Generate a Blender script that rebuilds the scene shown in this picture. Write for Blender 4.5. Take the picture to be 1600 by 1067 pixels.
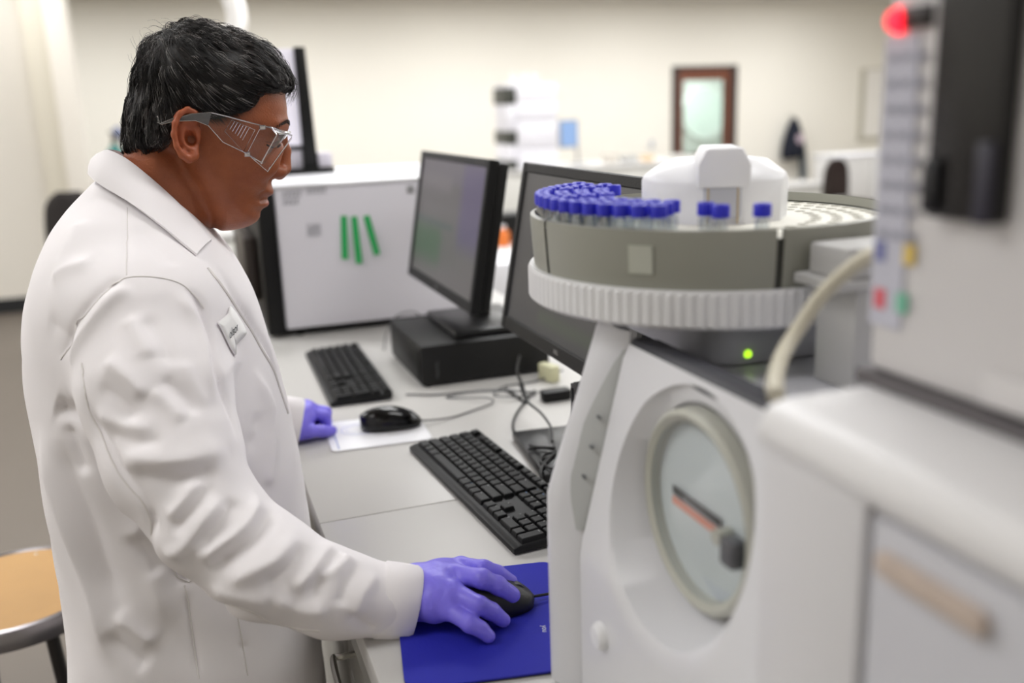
import bpy, bmesh, math, random
import numpy as np
from mathutils import Vector, Matrix
for _o in list(bpy.data.objects): bpy.data.objects.remove(_o)
SC = bpy.context.scene
COL = SC.collection
PI = math.pi
# ---------------------------------------------------------------- camera
cam_d = bpy.data.cameras.new('camera'); cam = bpy.data.objects.new('camera', cam_d); COL.objects.link(cam)
_y, _p, _r = math.radians(19.18), math.radians(14.14), math.radians(-1.97)
_f = Vector((math.sin(_y)*math.cos(_p), math.cos(_y)*math.cos(_p), -math.sin(_p)))
_rt = Vector((math.cos(_y), -math.sin(_y), 0)); _up = _rt.cross(_f)
_rt, _up = _rt*math.cos(_r)+_up*math.sin(_r), -_rt*math.sin(_r)+_up*math.cos(_r)
cam.matrix_world = Matrix(((_rt.x,_up.x,-_f.x,0),(_rt.y,_up.y,-_f.y,0),(_rt.z,_up.z,-_f.z,1.491),(0,0,0,1)))
cam_d.sensor_width = 36; cam_d.lens = 1464/1600*36; cam_d.clip_start = .02
cam_d.dof.use_dof = True; cam_d.dof.focus_distance = 1.17; cam_d.dof.aperture_fstop = 2.2
SC.camera = cam
# ---------------------------------------------------------------- world, exposure
W = bpy.data.worlds.new('world'); SC.world = W; W.use_nodes = True
W.node_tree.nodes['Background'].inputs[0].default_value = (.9,.93,1,1)
W.node_tree.nodes['Background'].inputs[1].default_value = .35
SC.view_settings.view_transform = 'Standard'; SC.view_settings.look = 'None'
SC.view_settings.gamma = 1; SC.view_settings.use_curve_mapping = False
SC.view_settings.exposure = 0.58
LIGHT_W = 20.0          # watts of one ceiling troffer
# ---------------------------------------------------------------- materials
def s2l(c): return tuple((v/255/12.92 if v/255 <= .04045 else ((v/255+.055)/1.055)**2.4) for v in c)
MATS = {}
def mat(name, rgb, rough=.5, metal=0., var=0., vscale=8., bump=0., bscale=60., sss=0., spec=.5, coat=0., emit=None, trans=0., alpha=1., ior=1.45, aniso=None):
    if name in MATS: return MATS[name]
    m = bpy.data.materials.new(name); m.use_nodes = True; nt = m.node_tree; b = nt.nodes['Principled BSDF']
    c = s2l(rgb)+(1,)
    b.inputs['Base Color'].default_value = c; b.inputs['Roughness'].default_value = rough
    b.inputs['Metallic'].default_value = metal; b.inputs['Specular IOR Level'].default_value = spec
    b.inputs['Coat Weight'].default_value = coat; b.inputs['Transmission Weight'].default_value = trans
    b.inputs['Alpha'].default_value = alpha; b.inputs['IOR'].default_value = ior
    if sss:
        b.inputs['Subsurface Weight'].default_value = sss; b.inputs['Subsurface Radius'].default_value = (.008,.003,.0015); b.inputs['Subsurface Scale'].default_value = 1.
    if emit:
        b.inputs['Emission Color'].default_value = s2l(emit[0])+(1,); b.inputs['Emission Strength'].default_value = emit[1]
    tc = nt.nodes.new('ShaderNodeTexCoord')
    if var:
        n = nt.nodes.new('ShaderNodeTexNoise'); n.inputs['Scale'].default_value = vscale; n.inputs['Detail'].default_value = 5
        nt.links.new(tc.outputs['Object'], n.inputs['Vector'])
        mx = nt.nodes.new('ShaderNodeMix'); mx.data_type = 'RGBA'
        mx.inputs[6].default_value = tuple(max(0,v*(1-var)) for v in c[:3])+(1,); mx.inputs[7].default_value = tuple(min(1,v*(1+var)) for v in c[:3])+(1,)
        nt.links.new(n.outputs['Fac'], mx.inputs[0]); nt.links.new(mx.outputs[2], b.inputs['Base Color'])
    if bump:
        n2 = nt.nodes.new('ShaderNodeTexNoise'); n2.inputs['Scale'].default_value = bscale; n2.inputs['Detail'].default_value = 3
        nt.links.new(tc.outputs['Object'], n2.inputs['Vector'])
        bp = nt.nodes.new('ShaderNodeBump'); bp.inputs['Strength'].default_value = bump; bp.inputs['Distance'].default_value = .002
        nt.links.new(n2.outputs['Fac'], bp.inputs['Height']); nt.links.new(bp.outputs[0], b.inputs['Normal'])
    MATS[name] = m; return m
def stripes(name, ca, cb, scale, axis='X', rough=.5):
    m = bpy.data.materials.new(name); m.use_nodes = True; nt = m.node_tree; b = nt.nodes['Principled BSDF']
    tc = nt.nodes.new('ShaderNodeTexCoord'); w = nt.nodes.new('ShaderNodeTexWave'); w.inputs['Scale'].default_value = scale; w.bands_direction = axis
    w.inputs['Distortion'].default_value = 3; w.inputs['Detail'].default_value = 3
    nt.links.new(tc.outputs['Object'], w.inputs['Vector'])
    mx = nt.nodes.new('ShaderNodeMix'); mx.data_type = 'RGBA'; mx.inputs[6].default_value = s2l(ca)+(1,); mx.inputs[7].default_value = s2l(cb)+(1,)
    nt.links.new(w.outputs['Fac'], mx.inputs[0]); nt.links.new(mx.outputs[2], b.inputs['Base Color']); b.inputs['Roughness'].default_value = rough
    return m
def clear(name, tint=(255,255,255), gloss=.12, rough=.04):
    # thin clear plastic or glass: mostly see-through with a reflecting skin
    m = bpy.data.materials.new(name); m.use_nodes = True; nt = m.node_tree
    nt.nodes.remove(nt.nodes['Principled BSDF']); out = nt.nodes['Material Output']
    t = nt.nodes.new('ShaderNodeBsdfTransparent'); t.inputs[0].default_value = s2l(tint)+(1,)
    g = nt.nodes.new('ShaderNodeBsdfGlossy'); g.inputs['Roughness'].default_value = rough
    lw = nt.nodes.new('ShaderNodeLayerWeight'); lw.inputs[0].default_value = .5
    fr = nt.nodes.new('ShaderNodeMath'); fr.operation = 'POWER'; fr.inputs[1].default_value = 4; nt.links.new(lw.outputs['Facing'], fr.inputs[0])
    ad = nt.nodes.new('ShaderNodeMath'); ad.operation = 'ADD'; ad.inputs[1].default_value = gloss; ad.use_clamp = True
    mx = nt.nodes.new('ShaderNodeMixShader')
    nt.links.new(fr.outputs[0], ad.inputs[0]); nt.links.new(ad.outputs[0], mx.inputs[0]); nt.links.new(t.outputs[0], mx.inputs[1]); nt.links.new(g.outputs[0], mx.inputs[2]); nt.links.new(mx.outputs[0], out.inputs[0])
    return m
# ---------------------------------------------------------------- builders
def tag(o, label=None, cat=None, group=None, kind=None):
    if label: o['label'] = label
    if cat: o['category'] = cat
    if group: o['group'] = group
    if kind: o['kind'] = kind
    return o
def thing(name, label, cat, loc=(0,0,0), rz=0., group=None):
    o = bpy.data.objects.new(name, None); COL.objects.link(o); o.location = loc; o.rotation_euler = (0,0,rz); o.empty_display_size = .05
    return tag(o, label, cat, group)
def obj(name, me, parent=None, world=True):
    o = bpy.data.objects.new(name, me); COL.objects.link(o)
    if parent:
        o.parent = parent
        if world:
            if parent.type == 'EMPTY': o.matrix_parent_inverse = Matrix.Translation(-Vector(parent.location))
    return o
def copy_tree(o, parent=None):
    c = o.copy(); COL.objects.link(c); c.parent = parent
    for ch in list(o.children):
        copy_tree(ch, c)
    return c
def mesh_np(name, V, Fs, m=None, smooth=True):
    me = bpy.data.meshes.new(name); me.from_pydata([tuple(v) for v in V], [], [tuple(int(i) for i in f) for f in Fs])
    if m: me.materials.append(m)
    if smooth: me.polygons.foreach_set('use_smooth', [True]*len(me.polygons))
    me.update(); return me
class B:
    """collects shapes into one bmesh"""
    def __init__(s): s.bm = bmesh.new()
    def _add(s, t, M=None):
        if M is not None: bmesh.ops.transform(t, matrix=M, verts=t.verts)
        me = bpy.data.meshes.new('tmp'); t.to_mesh(me); t.free(); s.bm.from_mesh(me); bpy.data.meshes.remove(me); return s
    def box(s, x0, x1, y0, y1, z0, z1, bev=0., seg=2, M=None):
        t = bmesh.new(); bmesh.ops.create_cube(t, size=1)
        bmesh.ops.transform(t, matrix=Matrix.Translation(((x0+x1)/2,(y0+y1)/2,(z0+z1)/2)) @ Matrix.Diagonal((x1-x0,y1-y0,z1-z0,1)), verts=t.verts)
        if bev: bmesh.ops.bevel(t, geom=t.edges[:], offset=bev, segments=seg, affect='EDGES', profile=.5)
        return s._add(t, M)
    def prism(s, pts, axis, a, b, bev=0., seg=2, M=None):
        t = bmesh.new()
        def P(u, v, w): return {'x':(w,u,v),'y':(u,w,v),'z':(u,v,w)}[axis]
        va = [t.verts.new(P(u,v,a)) for u,v in pts]; vb = [t.verts.new(P(u,v,b)) for u,v in pts]; n = len(pts)
        t.faces.new(va); t.faces.new(vb[::-1])
        for i in range(n): t.faces.new((va[i],vb[i],vb[(i+1)%n],va[(i+1)%n]))
        bmesh.ops.recalc_face_normals(t, faces=t.faces[:])
        if bev:
            es = [e for e in t.edges if len(e.link_faces)==2 and e.calc_face_angle(0) > .5]
            bmesh.ops.bevel(t, geom=es, offset=bev, segments=seg, affect='EDGES', profile=.5)
        return s._add(t, M)
    def cyl(s, p0, p1, r0, r1=None, seg=20, caps=True):
        r1 = r0 if r1 is None else r1
        return s.tube([p0,p1],[r0,r1],seg,caps)
    def tube(s, pts, r, seg=8, caps=True, closed=False):
        t = bmesh.new(); P = [Vector(p) for p in pts]; n = len(P); rs = r if hasattr(r,'__len__') else [r]*n
        rings = []; up = None
        for i in range(n):
            if closed: d = P[(i+1)%n]-P[i-1]
            else: d = P[min(i+1,n-1)]-P[max(i-1,0)]
            d = d.normalized() if d.length > 1e-9 else Vector((0,0,1))
            if up is None: up = Vector((0,0,1)) if abs(d.z) < .9 else Vector((1,0,0))
            a = (up-d*up.dot(d)).normalized(); b = d.cross(a); up = a
            rings.append([t.verts.new(P[i]+(a*math.cos(k*2*PI/seg)+b*math.sin(k*2*PI/seg))*rs[i]) for k in range(seg)])
        for i in range(n if closed else n-1):
            A, C = rings[i], rings[(i+1)%n]
            for k in range(seg): t.faces.new((A[k],A[(k+1)%seg],C[(k+1)%seg],C[k]))
        if caps and not closed: t.faces.new(rings[0][::-1]); t.faces.new(rings[-1])
        bmesh.ops.recalc_face_normals(t, faces=t.faces[:])
        return s._add(t)
    def lathe(s, prof, c=(0,0,0), seg=48, axis='z', a0=0., a1=2*PI):
        t = bmesh.new(); full = abs(a1-a0-2*PI) < 1e-6; n = seg if full else seg+1; rings = []
        for k in range(n):
            a = a0+(a1-a0)*k/seg; ring = []
            for r, h in prof:
                u, v = r*math.cos(a), r*math.sin(a)
                q = {'z':(u,v,h),'x':(h,u,v),'y':(u,h,v)}[axis]
                ring.append(t.verts.new((q[0]+c[0],q[1]+c[1],q[2]+c[2])))
            rings.append(ring)
        for k in range(seg):
            A, C = rings[k], rings[(k+1)%n]
            for i in range(len(prof)-1): t.faces.new((A[i],C[i],C[i+1],A[i+1]))
        bmesh.ops.remove_doubles(t, verts=t.verts, dist=1e-6); bmesh.ops.recalc_face_normals(t, faces=t.faces[:])
        return s._add(t)
    def ball(s, c, r, u=16, v=10, M=None):
        t = bmesh.new(); bmesh.ops.create_uvsphere(t, u_segments=u, v_segments=v, radius=1)
        rr = r if hasattr(r,'__len__') else (r,r,r)
        bmesh.ops.transform(t, matrix=Matrix.Translation(c) @ (M.to_4x4() if M else Matrix()) @ Matrix.Diagonal(rr+(1,) if isinstance(rr,tuple) else tuple(rr)+(1,)), verts=t.verts)
        return s._add(t)
    def quad(s, *pts):
        vs = [s.bm.verts.new(p) for p in pts]; s.bm.faces.new(vs); return s
    def mesh(s, name, m=None, smooth=35):
        me = bpy.data.meshes.new(name); s.bm.to_mesh(me); s.bm.free()
        if m: me.materials.append(m)
        if smooth:
            me.polygons.foreach_set('use_smooth', [True]*len(me.polygons)); me.set_sharp_from_angle(angle=math.radians(smooth))
        return me
    def build(s, name, m, parent=None, world=True, smooth=35):
        return obj(name, s.mesh(name, m, smooth), parent, world)
def struct(o): o['kind'] = 'structure'; return o
def spline(pts, n=8, closed=False):
    P = [np.array(p, float) for p in pts]; out = []; N = len(P)
    for i in range(N if closed else N-1):
        p0 = P[(i-1)%N] if (closed or i > 0) else 2*P[0]-P[1]; p1 = P[i]; p2 = P[(i+1)%N]; p3 = P[(i+2)%N] if (closed or i+2 < N) else 2*P[-1]-P[-2]
        for k in range(n):
            t = k/n; out.append(.5*((2*p1)+(-p0+p2)*t+(2*p0-5*p1+4*p2-p3)*t*t+(-p0+3*p1-3*p2+p3)*t**3))
    if not closed: out.append(P[-1])
    return out
def text_mesh(txt, size, m, extr=0., font_shear=0.):
    cu = bpy.data.curves.new('txt','FONT'); cu.body = txt; cu.size = size; cu.align_x = 'CENTER'; cu.align_y = 'CENTER'; cu.extrude = extr; cu.shear = font_shear; cu.resolution_u = 3
    to = bpy.data.objects.new('txt', cu); COL.objects.link(to); bpy.context.view_layer.update()
    me = bpy.data.meshes.new_from_object(to.evaluated_get(bpy.context.evaluated_depsgraph_get()))
    bpy.data.objects.remove(to); bpy.data.curves.remove(cu); me.materials.clear(); me.materials.append(m); return me
def frame_M(o, xdir, ydir):
    x = Vector(xdir).normalized(); y = Vector(ydir); y = (y-x*y.dot(x)).normalized(); z = x.cross(y)
    return Matrix(((x.x,y.x,z.x,o[0]),(x.y,y.y,z.y,o[1]),(x.z,y.z,z.z,o[2]),(0,0,0,1)))
# ---------------------------------------------------------------- implicit surfaces
def grid(lo, hi, h):
    ax = [np.arange(lo[i], hi[i]+h, h) for i in range(3)]
    return ax, np.meshgrid(*ax, indexing='ij', sparse=True)
def smin(a, b, k):
    hh = np.clip(.5+.5*(b-a)/k, 0, 1); return b+(a-b)*hh-k*hh*(1-hh)
def smax(a, b, k): return -smin(-a, -b, k)
def cone(X, Y, Z, a, b, ra, rb):
    a = np.array(a, float); d = np.array(b, float)-a; L = max(d@d, 1e-12)
    t = np.clip(((X-a[0])*d[0]+(Y-a[1])*d[1]+(Z-a[2])*d[2])/L, 0, 1)
    return np.sqrt((X-a[0]-t*d[0])**2+(Y-a[1]-t*d[1])**2+(Z-a[2]-t*d[2])**2)-(ra+(rb-ra)*t)
def chain(X, Y, Z, pts, rs, k=.006):
    D = None
    for i in range(len(pts)-1):
        d = cone(X, Y, Z, pts[i], pts[i+1], rs[i], rs[i+1]); D = d if D is None else smin(D, d, k)
    return D
def ell(X, Y, Z, c, r):
    q = np.sqrt(((X-c[0])/r[0])**2+((Y-c[1])/r[1])**2+((Z-c[2])/r[2])**2); return (q-1)*min(r)
def nets(Fv, ax, relax=2):
    s = Fv < 0; n = Fv.shape; h = ax[0][1]-ax[0][0]
    c = np.zeros((n[0]-1,n[1]-1,n[2]-1), np.int8)
    for i in (0,1):
        for j in (0,1):
            for k in (0,1): c += s[i:n[0]-1+i, j:n[1]-1+j, k:n[2]-1+k]
    act = np.argwhere((c > 0) & (c < 8)); ids = -np.ones(c.shape, np.int64); ids[tuple(act.T)] = np.arange(len(act))
    acc = np.zeros((len(act),3)); cnt = np.zeros(len(act)); cor = [(i,j,k) for i in (0,1) for j in (0,1) for k in (0,1)]
    for A in cor:
        for ax_ in range(3):
            if A[ax_]: continue
            Bc = list(A); Bc[ax_] = 1
            fa = Fv[act[:,0]+A[0],act[:,1]+A[1],act[:,2]+A[2]]; fb = Fv[act[:,0]+Bc[0],act[:,1]+Bc[1],act[:,2]+Bc[2]]
            ok = (fa < 0) != (fb < 0); t = np.where(ok, fa/np.where(ok, fa-fb, 1), 0)
            p = np.tile(np.array(A, float), (len(act),1)); p[:,ax_] += t
            acc[ok] += p[ok]; cnt[ok] += 1
    V = (act+acc/cnt[:,None])*h+np.array([ax[0][0],ax[1][0],ax[2][0]])
    Q = []
    for a in range(3):
        u, v = (a+1)%3, (a+2)%3
        s0 = [slice(None)]*3; s1 = [slice(None)]*3; s0[a] = slice(0,n[a]-1); s1[a] = slice(1,n[a])
        e = np.argwhere(s[tuple(s0)] != s[tuple(s1)]); e = e[(e[:,u] > 0) & (e[:,v] > 0) & (e[:,u] < n[u]-1) & (e[:,v] < n[v]-1)]
        sg = s[tuple(e.T)]
        def cid(du, dv):
            q = e.copy(); q[:,u] -= du; q[:,v] -= dv; return ids[tuple(q.T)]
        q = np.stack([cid(0,0),cid(1,0),cid(1,1),cid(0,1)],1); q[~sg] = q[~sg][:,::-1]; Q.append(q)
    Q = np.concatenate(Q); Q = Q[(Q >= 0).all(1)]
    return relax_mesh(V, Q, relax), Q
def relax_mesh(V, Q, it, lam=.5):
    if not it: return V
    a = np.concatenate([Q[:,0],Q[:,1],Q[:,2],Q[:,3]]); b = np.concatenate([Q[:,1],Q[:,2],Q[:,3],Q[:,0]])
    i = np.concatenate([a,b]); j = np.concatenate([b,a]); dg = np.bincount(i, minlength=len(V)); dg[dg == 0] = 1
    def lap(V): return np.stack([np.bincount(i, V[j,k], len(V)) for k in range(3)],1)/dg[:,None]-V
    for _ in range(it): V = V+lam*lap(V); V = V-(lam+.03)*lap(V)
    return V
def vnormals(V, Q):
    n = np.cross(V[Q[:,2]]-V[Q[:,0]], V[Q[:,3]]-V[Q[:,1]]); N = np.zeros_like(V)
    for k in range(4):
        for c in range(3): N[:,c] += np.bincount(Q[:,k], n[:,c], len(V))
    return N/np.maximum(np.linalg.norm(N, axis=1), 1e-12)[:,None]
def poly_sd(pts, U, Vv):
    # signed distance (negative inside) to a closed 2-D polygon
    P = np.array(pts, float); D = np.full(U.shape, 1e9); ins = np.zeros(U.shape, bool)
    for i in range(len(P)):
        a, b = P[i], P[(i+1)%len(P)]; e = b-a; t = np.clip(((U-a[0])*e[0]+(Vv-a[1])*e[1])/max(e@e, 1e-12), 0, 1)
        D = np.minimum(D, (U-a[0]-t*e[0])**2+(Vv-a[1]-t*e[1])**2)
        c = (a[1] > Vv) != (b[1] > Vv); ins ^= c & (U < a[0]+(Vv-a[1])*e[0]/(e[1] if abs(e[1]) > 1e-12 else 1e-12))
    return np.where(ins, -1, 1)*np.sqrt(D)
def blur2(A, n):
    for _ in range(n):
        P = np.pad(A, 1, mode='edge'); A = (P[:-2,1:-1]+P[2:,1:-1]+2*P[1:-1,1:-1])/4; P = np.pad(A, 1, mode='edge'); A = (P[1:-1,:-2]+P[1:-1,2:]+2*P[1:-1,1:-1])/4
    return A
def inflate(pts, ax, YA, Wf, R, nb=3):
    # a side outline given thickness: rounded like a body, half width Wf(x,z)
    U, Vv = np.meshgrid(ax[0], ax[2], indexing='ij'); d = blur2(-poly_sd(pts, U, Vv), nb)
    e = 1-np.minimum(d/R, 1); Wv = Wf(U, Vv)
    return (((YA/Wv[:,None,:])**2+(e**2)[:,None,:])-1)*R*.5

# ================================================================ room
FZ = -.10; YW = 12.4; CZ = 2.85; BT = .914
m_wall = mat('cream_paint', (246,242,232), .75, var=.02, vscale=1.5)
m_wall2 = mat('white_wall_panel', (226,221,212), .6, var=.03, vscale=1)
m_pil = mat('beige_pilaster_paint', (219,213,198), .6)
m_ceil = mat('ceiling_tile', (225,223,218), .9, bump=.2, bscale=90)
m_floor = mat('grey_sealed_floor', (106,98,90), .45, var=.12, vscale=1.3, bump=.05, bscale=30)
m_base = mat('black_rubber', (28,29,31), .55)
m_white = mat('white_enamel', (232,232,236), .35, var=.015, vscale=3)
m_white2 = mat('white_laminate', (225,224,223), .3, var=.02, vscale=4)
m_top = mat('pale_worktop', (193,191,188), .32, var=.02, vscale=5, spec=.4)
m_black = mat('black_plastic', (12,12,13), .45, spec=.35, bump=.15, bscale=400)
m_gloss = mat('gloss_black_plastic', (6,6,7), .14)
m_grey = mat('grey_plastic', (152,152,155), .45)
m_dgrey = mat('dark_grey_plastic', (62,62,66), .5)
m_steel = mat('brushed_steel', (178,176,170), .3, metal=1)
struct(B().box(-5,11,-4,YW+.2,FZ-.1,FZ).build('floor', m_floor))
struct(B().box(-5,11,-4,YW+.2,CZ,CZ+.1).build('ceiling', m_ceil))
DX0, DX1, DZ = 6.985, 7.868, 1.905   # door opening
w = B().box(-5,DX0-.10,YW,YW+.2,FZ,CZ).box(DX1+.10,11,YW,YW+.2,FZ,CZ).box(DX0-.10,DX1+.10,YW,YW+.2,DZ+.05,CZ)
wall_far = struct(w.build('wall_far', m_wall))
struct(B().box(-5.2,-5,-4,YW+.2,FZ,CZ).build('wall_left', m_wall))
struct(B().box(11,11.2,-4,YW+.2,FZ,CZ).build('wall_right', m_wall))
struct(B().box(-5.2,11.2,-4.2,-4,FZ,CZ).build('wall_near', m_wall))
part = struct(B().box(-5,-.72,8.9,9.1,FZ,CZ).build('wall_partition', m_wall2))
struct(B().box(-1.03,-.86,8.80,8.905,FZ,CZ,.01).build('trim_1', m_pil))
struct(B().box(-.86,-.68,8.77,9.12,FZ,CZ,.02).build('trim_2', mat('pale_corner_paint',(238,233,224),.55)))
struct(B().box(-5,-.86,8.885,8.9,FZ,FZ+.13).build('baseboard_partition', m_base))
struct(B().box(-.72,DX0-.1,YW-.015,YW,FZ,FZ+.11).build('baseboard_far', m_base))
# door in the far wall
m_door = stripes('cherry_wood', (116,64,42), (132,76,52), 3, 'X', .4)
m_frame = mat('dark_door_frame', (70,58,54), .5)
door = B().box(DX0,DX1,YW+.02,YW+.065,FZ,.70).box(DX0,DX1,YW+.02,YW+.065,1.765,DZ).box(DX0,DX0+.085,YW+.02,YW+.065,.70,1.765).box(DX1-.085,DX1,YW+.02,YW+.065,.70,1.765).build('door_1', m_door); struct(door)
def dpart(b, n, m): return b.build(n, m, door)
dpart(B().box(DX0-.10,DX0,YW-.02,YW+.1,FZ,DZ+.05).box(DX1,DX1+.10,YW-.02,YW+.1,FZ,DZ+.05).box(DX0-.10,DX1+.10,YW-.02,YW+.1,DZ,DZ+.05), 'door_frame', m_frame)
dpart(B().box(DX0+.085,DX0+.10,YW+.015,YW+.07,.70,1.765).box(DX1-.10,DX1-.085,YW+.015,YW+.07,.70,1.765).box(DX0+.1,DX1-.1,YW+.015,YW+.07,.70,.715).box(DX0+.1,DX1-.1,YW+.015,YW+.07,1.75,1.765), 'window_bead', m_frame)
dpart(B().box(DX0+.1,DX1-.1,YW+.04,YW+.046,.715,1.75), 'window_pane', clear('door_glass', (236,242,239), .03))
dpart(B().cyl((DX0+.06,YW+.02,.66),(DX0+.06,YW-.03,.66),.012).ball((DX0+.06,YW-.05,.66),.03), 'door_knob', m_steel)
# corridor behind the door window, with a round pale object seen through it
struct(B().box(6.0,9.4,YW+2.2,YW+2.3,FZ,CZ).box(5.9,6.0,YW+.2,YW+2.3,FZ,CZ).box(9.4,9.5,YW+.2,YW+2.3,FZ,CZ).build('wall_corridor', mat('corridor_paint',(212,216,213),.6)))
struct(B().box(5.9,9.5,YW+.2,YW+2.3,FZ-.1,FZ).build('floor_corridor', m_floor))
struct(B().box(5.9,9.5,YW+.2,YW+2.3,CZ,CZ+.1).build('ceiling_corridor', m_ceil))
t = thing('pale_disc', 'round pale object glimpsed through the wooden door window', 'round object', (8.72,YW+2.19,1.25))
B().lathe([(0,-.03),(.40,-.03),(.43,-.05),(.45,-.02),(.45,0)], (8.72,YW+2.19,1.25), 40, 'y').build('disc_rim', mat('disc_white',(236,242,240),.3), t)
B().lathe([(0,-.035),(.38,-.035),(.38,-.03)], (8.72,YW+2.19,1.25), 40, 'y').build('disc_face', mat('disc_face',(226,238,234),.3), t)
# ceiling troffers
m_lens = mat('troffer_lens', (255,255,255), .5, emit=((255,252,246),2.2))
nl = 0
def troffer(x, y, dx=.6, dy=1.2, watts=None, lab=None):
    t = thing('ceiling_light', lab or 'flat white fluorescent panel set in the ceiling tiles', 'light', (x,y,CZ), 0, 'ceiling light panels')
    B().box(x-dx/2-.03,x+dx/2+.03,y-dy/2-.03,y+dy/2+.03,CZ-.012,CZ,.004).build('frame', m_white, t)
    B().box(x-dx/2,x+dx/2,y-dy/2,y+dy/2,CZ-.016,CZ-.008).build('diffuser', m_lens, t)
    ld = bpy.data.lights.new('panel_light','AREA'); ld.shape = 'RECTANGLE'; ld.size = dx; ld.size_y = dy; ld.energy = watts or LIGHT_W; ld.color = (.975,.985,1)
    lo = bpy.data.objects.new('panel_light', ld); COL.objects.link(lo); lo.location = (0,0,-.02); lo.parent = t
for x in (-3.6,-1.2,1.2,3.6,6.0,8.4):
    for y, w_ in ((-2.4,.05),(.9,.46),(3.3,1.10),(5.8,.85),(8.2,.85),(10.6,1.25)):
        if x < -3 and y > 9: continue
        troffer(x, y, 1.2, .6, LIGHT_W*(.28 if x < -1 and y == 8.2 else w_))
troffer(7.6, YW+1.2, watts=60, lab='ceiling panel lighting the corridor behind the door')
# ================================================================ bench
wt = thing('worktop', 'long pale grey laboratory worktop in two slabs under the keyboards', 'worktop', (.55,1.5,BT-.035))
B().box(.14,.93,1.2795,3.35,BT-.035,BT,.003).build('slab', m_top, wt)
B().box(.14,.93,-.25,1.2785,BT-.035,BT,.003).build('slab', m_top, wt)
B().box(.146,.16,-.25,3.35,BT-.085,BT-.036).build('edge_rail', mat('grey_edge_rail',(150,149,144),.4,metal=.3), wt)
m_cab = mat('grey_cabinet_steel', (186,184,178), .4, var=.02)
def cabinet(y0, y1, lab):
    c = thing('base_cabinet', lab, 'cabinet', (.55,(y0+y1)/2,FZ), 0, 'steel cabinets under the worktop')
    B().box(.185,.92,y0,y1,FZ+.10,BT-.036).build('body', m_cab, c)
    B().box(.23,.92,y0+.01,y1-.01,FZ,FZ+.10).build('plinth', m_base, c)
    def handle(p, yc, zc):
        B().tube(spline([(.165,yc-.075,zc),(.135,yc-.075,zc),(.122,yc-.066,zc),(.122,yc+.066,zc),(.135,yc+.075,zc),(.165,yc+.075,zc)],5), .0045, 8).build('handle', m_steel, p)
    d = B().box(.165,.185,y0+.004,y1-.004,BT-.235,BT-.09,.003).build('drawer', m_cab, c); handle(d, (y0+y1)/2, BT-.115)
    d = B().box(.165,.185,y0+.004,y1-.004,FZ+.11,BT-.24,.003).build('door', m_cab, c); handle(d, (y0+y1)/2, BT-.30)
cabinet(.79,1.275, 'grey steel cabinet whose wire drawer handle shows below the white sleeve')
cabinet(1.283,2.0, 'grey steel cabinet below the worktop seam, hidden behind the white coat')
cabinet(2.005,3.30, 'grey steel cabinet under the white boxy instrument')
cabinet(-.2,.785, 'grey steel cabinet under the dial analyser')
# ================================================================ stool
st = thing('lab_stool', 'round backless stool with tan hardboard seat and grey metal rim', 'stool', (-.385,1.87,FZ))
sx, sy, sz = -.385, 1.87, .62
B().lathe([(0,-.006),(.163,-.006),(.166,-.001),(.164,.003),(0,.003)], (sx,sy,sz), 64).build('seat_board', mat('tan_hardboard',(180,138,80),.55,var=.08,vscale=14), st)
rim = B().lathe([(.166,0.002),(.170,.006),(.178,.004),(.184,-.006),(.184,-.032),(.178,-.034),(.172,-.012),(.166,-.008),(.166,.002)], (sx,sy,sz), 64).build('seat_rim', mat('grey_painted_steel',(132,128,130),.28,metal=.75), st)
for a in (35,125,215,305):
    a = math.radians(a); c, s_ = math.cos(a), math.sin(a)
    B().tube([(sx+.12*c,sy+.12*s_,sz-.012),(sx+.23*c,sy+.23*s_,FZ)],.0125,12).build('leg', mat('dark_steel_tube',(58,56,57),.35,metal=.6), st)
for a in (20,80,140,200,260,320):
    a = math.radians(a); B().ball((sx+.146*math.cos(a),sy+.146*math.sin(a),sz+.003),(.0035,.0035,.0015),10,6).build('rivet', m_steel, st)
B().lathe([(.19,-.008),(.198,0),(.19,.008),(.182,0),(.19,-.008)], (sx,sy,FZ+.22), 48).build('foot_ring', MATS['dark_steel_tube'], st)
# ================================================================ keyboards
m_key = mat('black_keycap', (13,13,14), .48, spec=.3, bump=.1, bscale=500)
m_kb = mat('black_keyboard_shell', (17,17,18), .45, spec=.35, bump=.12, bscale=600)
m_leg = mat('white_key_legend', (190,190,190), .5); m_blue = mat('blue_key_legend', (70,130,190), .5)
keymesh = {}
def keycap(w, d):
    k = (round(w,4), round(d,4))
    if k not in keymesh:
        t = bmesh.new(); bmesh.ops.create_cube(t, size=1)
        for v in t.verts:
            top = v.co.z > 0; v.co.x *= (w-(.0042 if top else .0018)); v.co.y *= (d-(.0052 if top else .0018)); v.co.z = .0075 if top else 0
        es = [e for e in t.edges if all(v.co.z > .001 for v in e.verts)]
        bmesh.ops.bevel(t, geom=es, offset=.0009, segments=1, affect='EDGES')
        me = bpy.data.meshes.new('key'); t.to_mesh(me); t.free(); me.materials.append(m_key); keymesh[k] = me
    return keymesh[k]
U = .019
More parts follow.
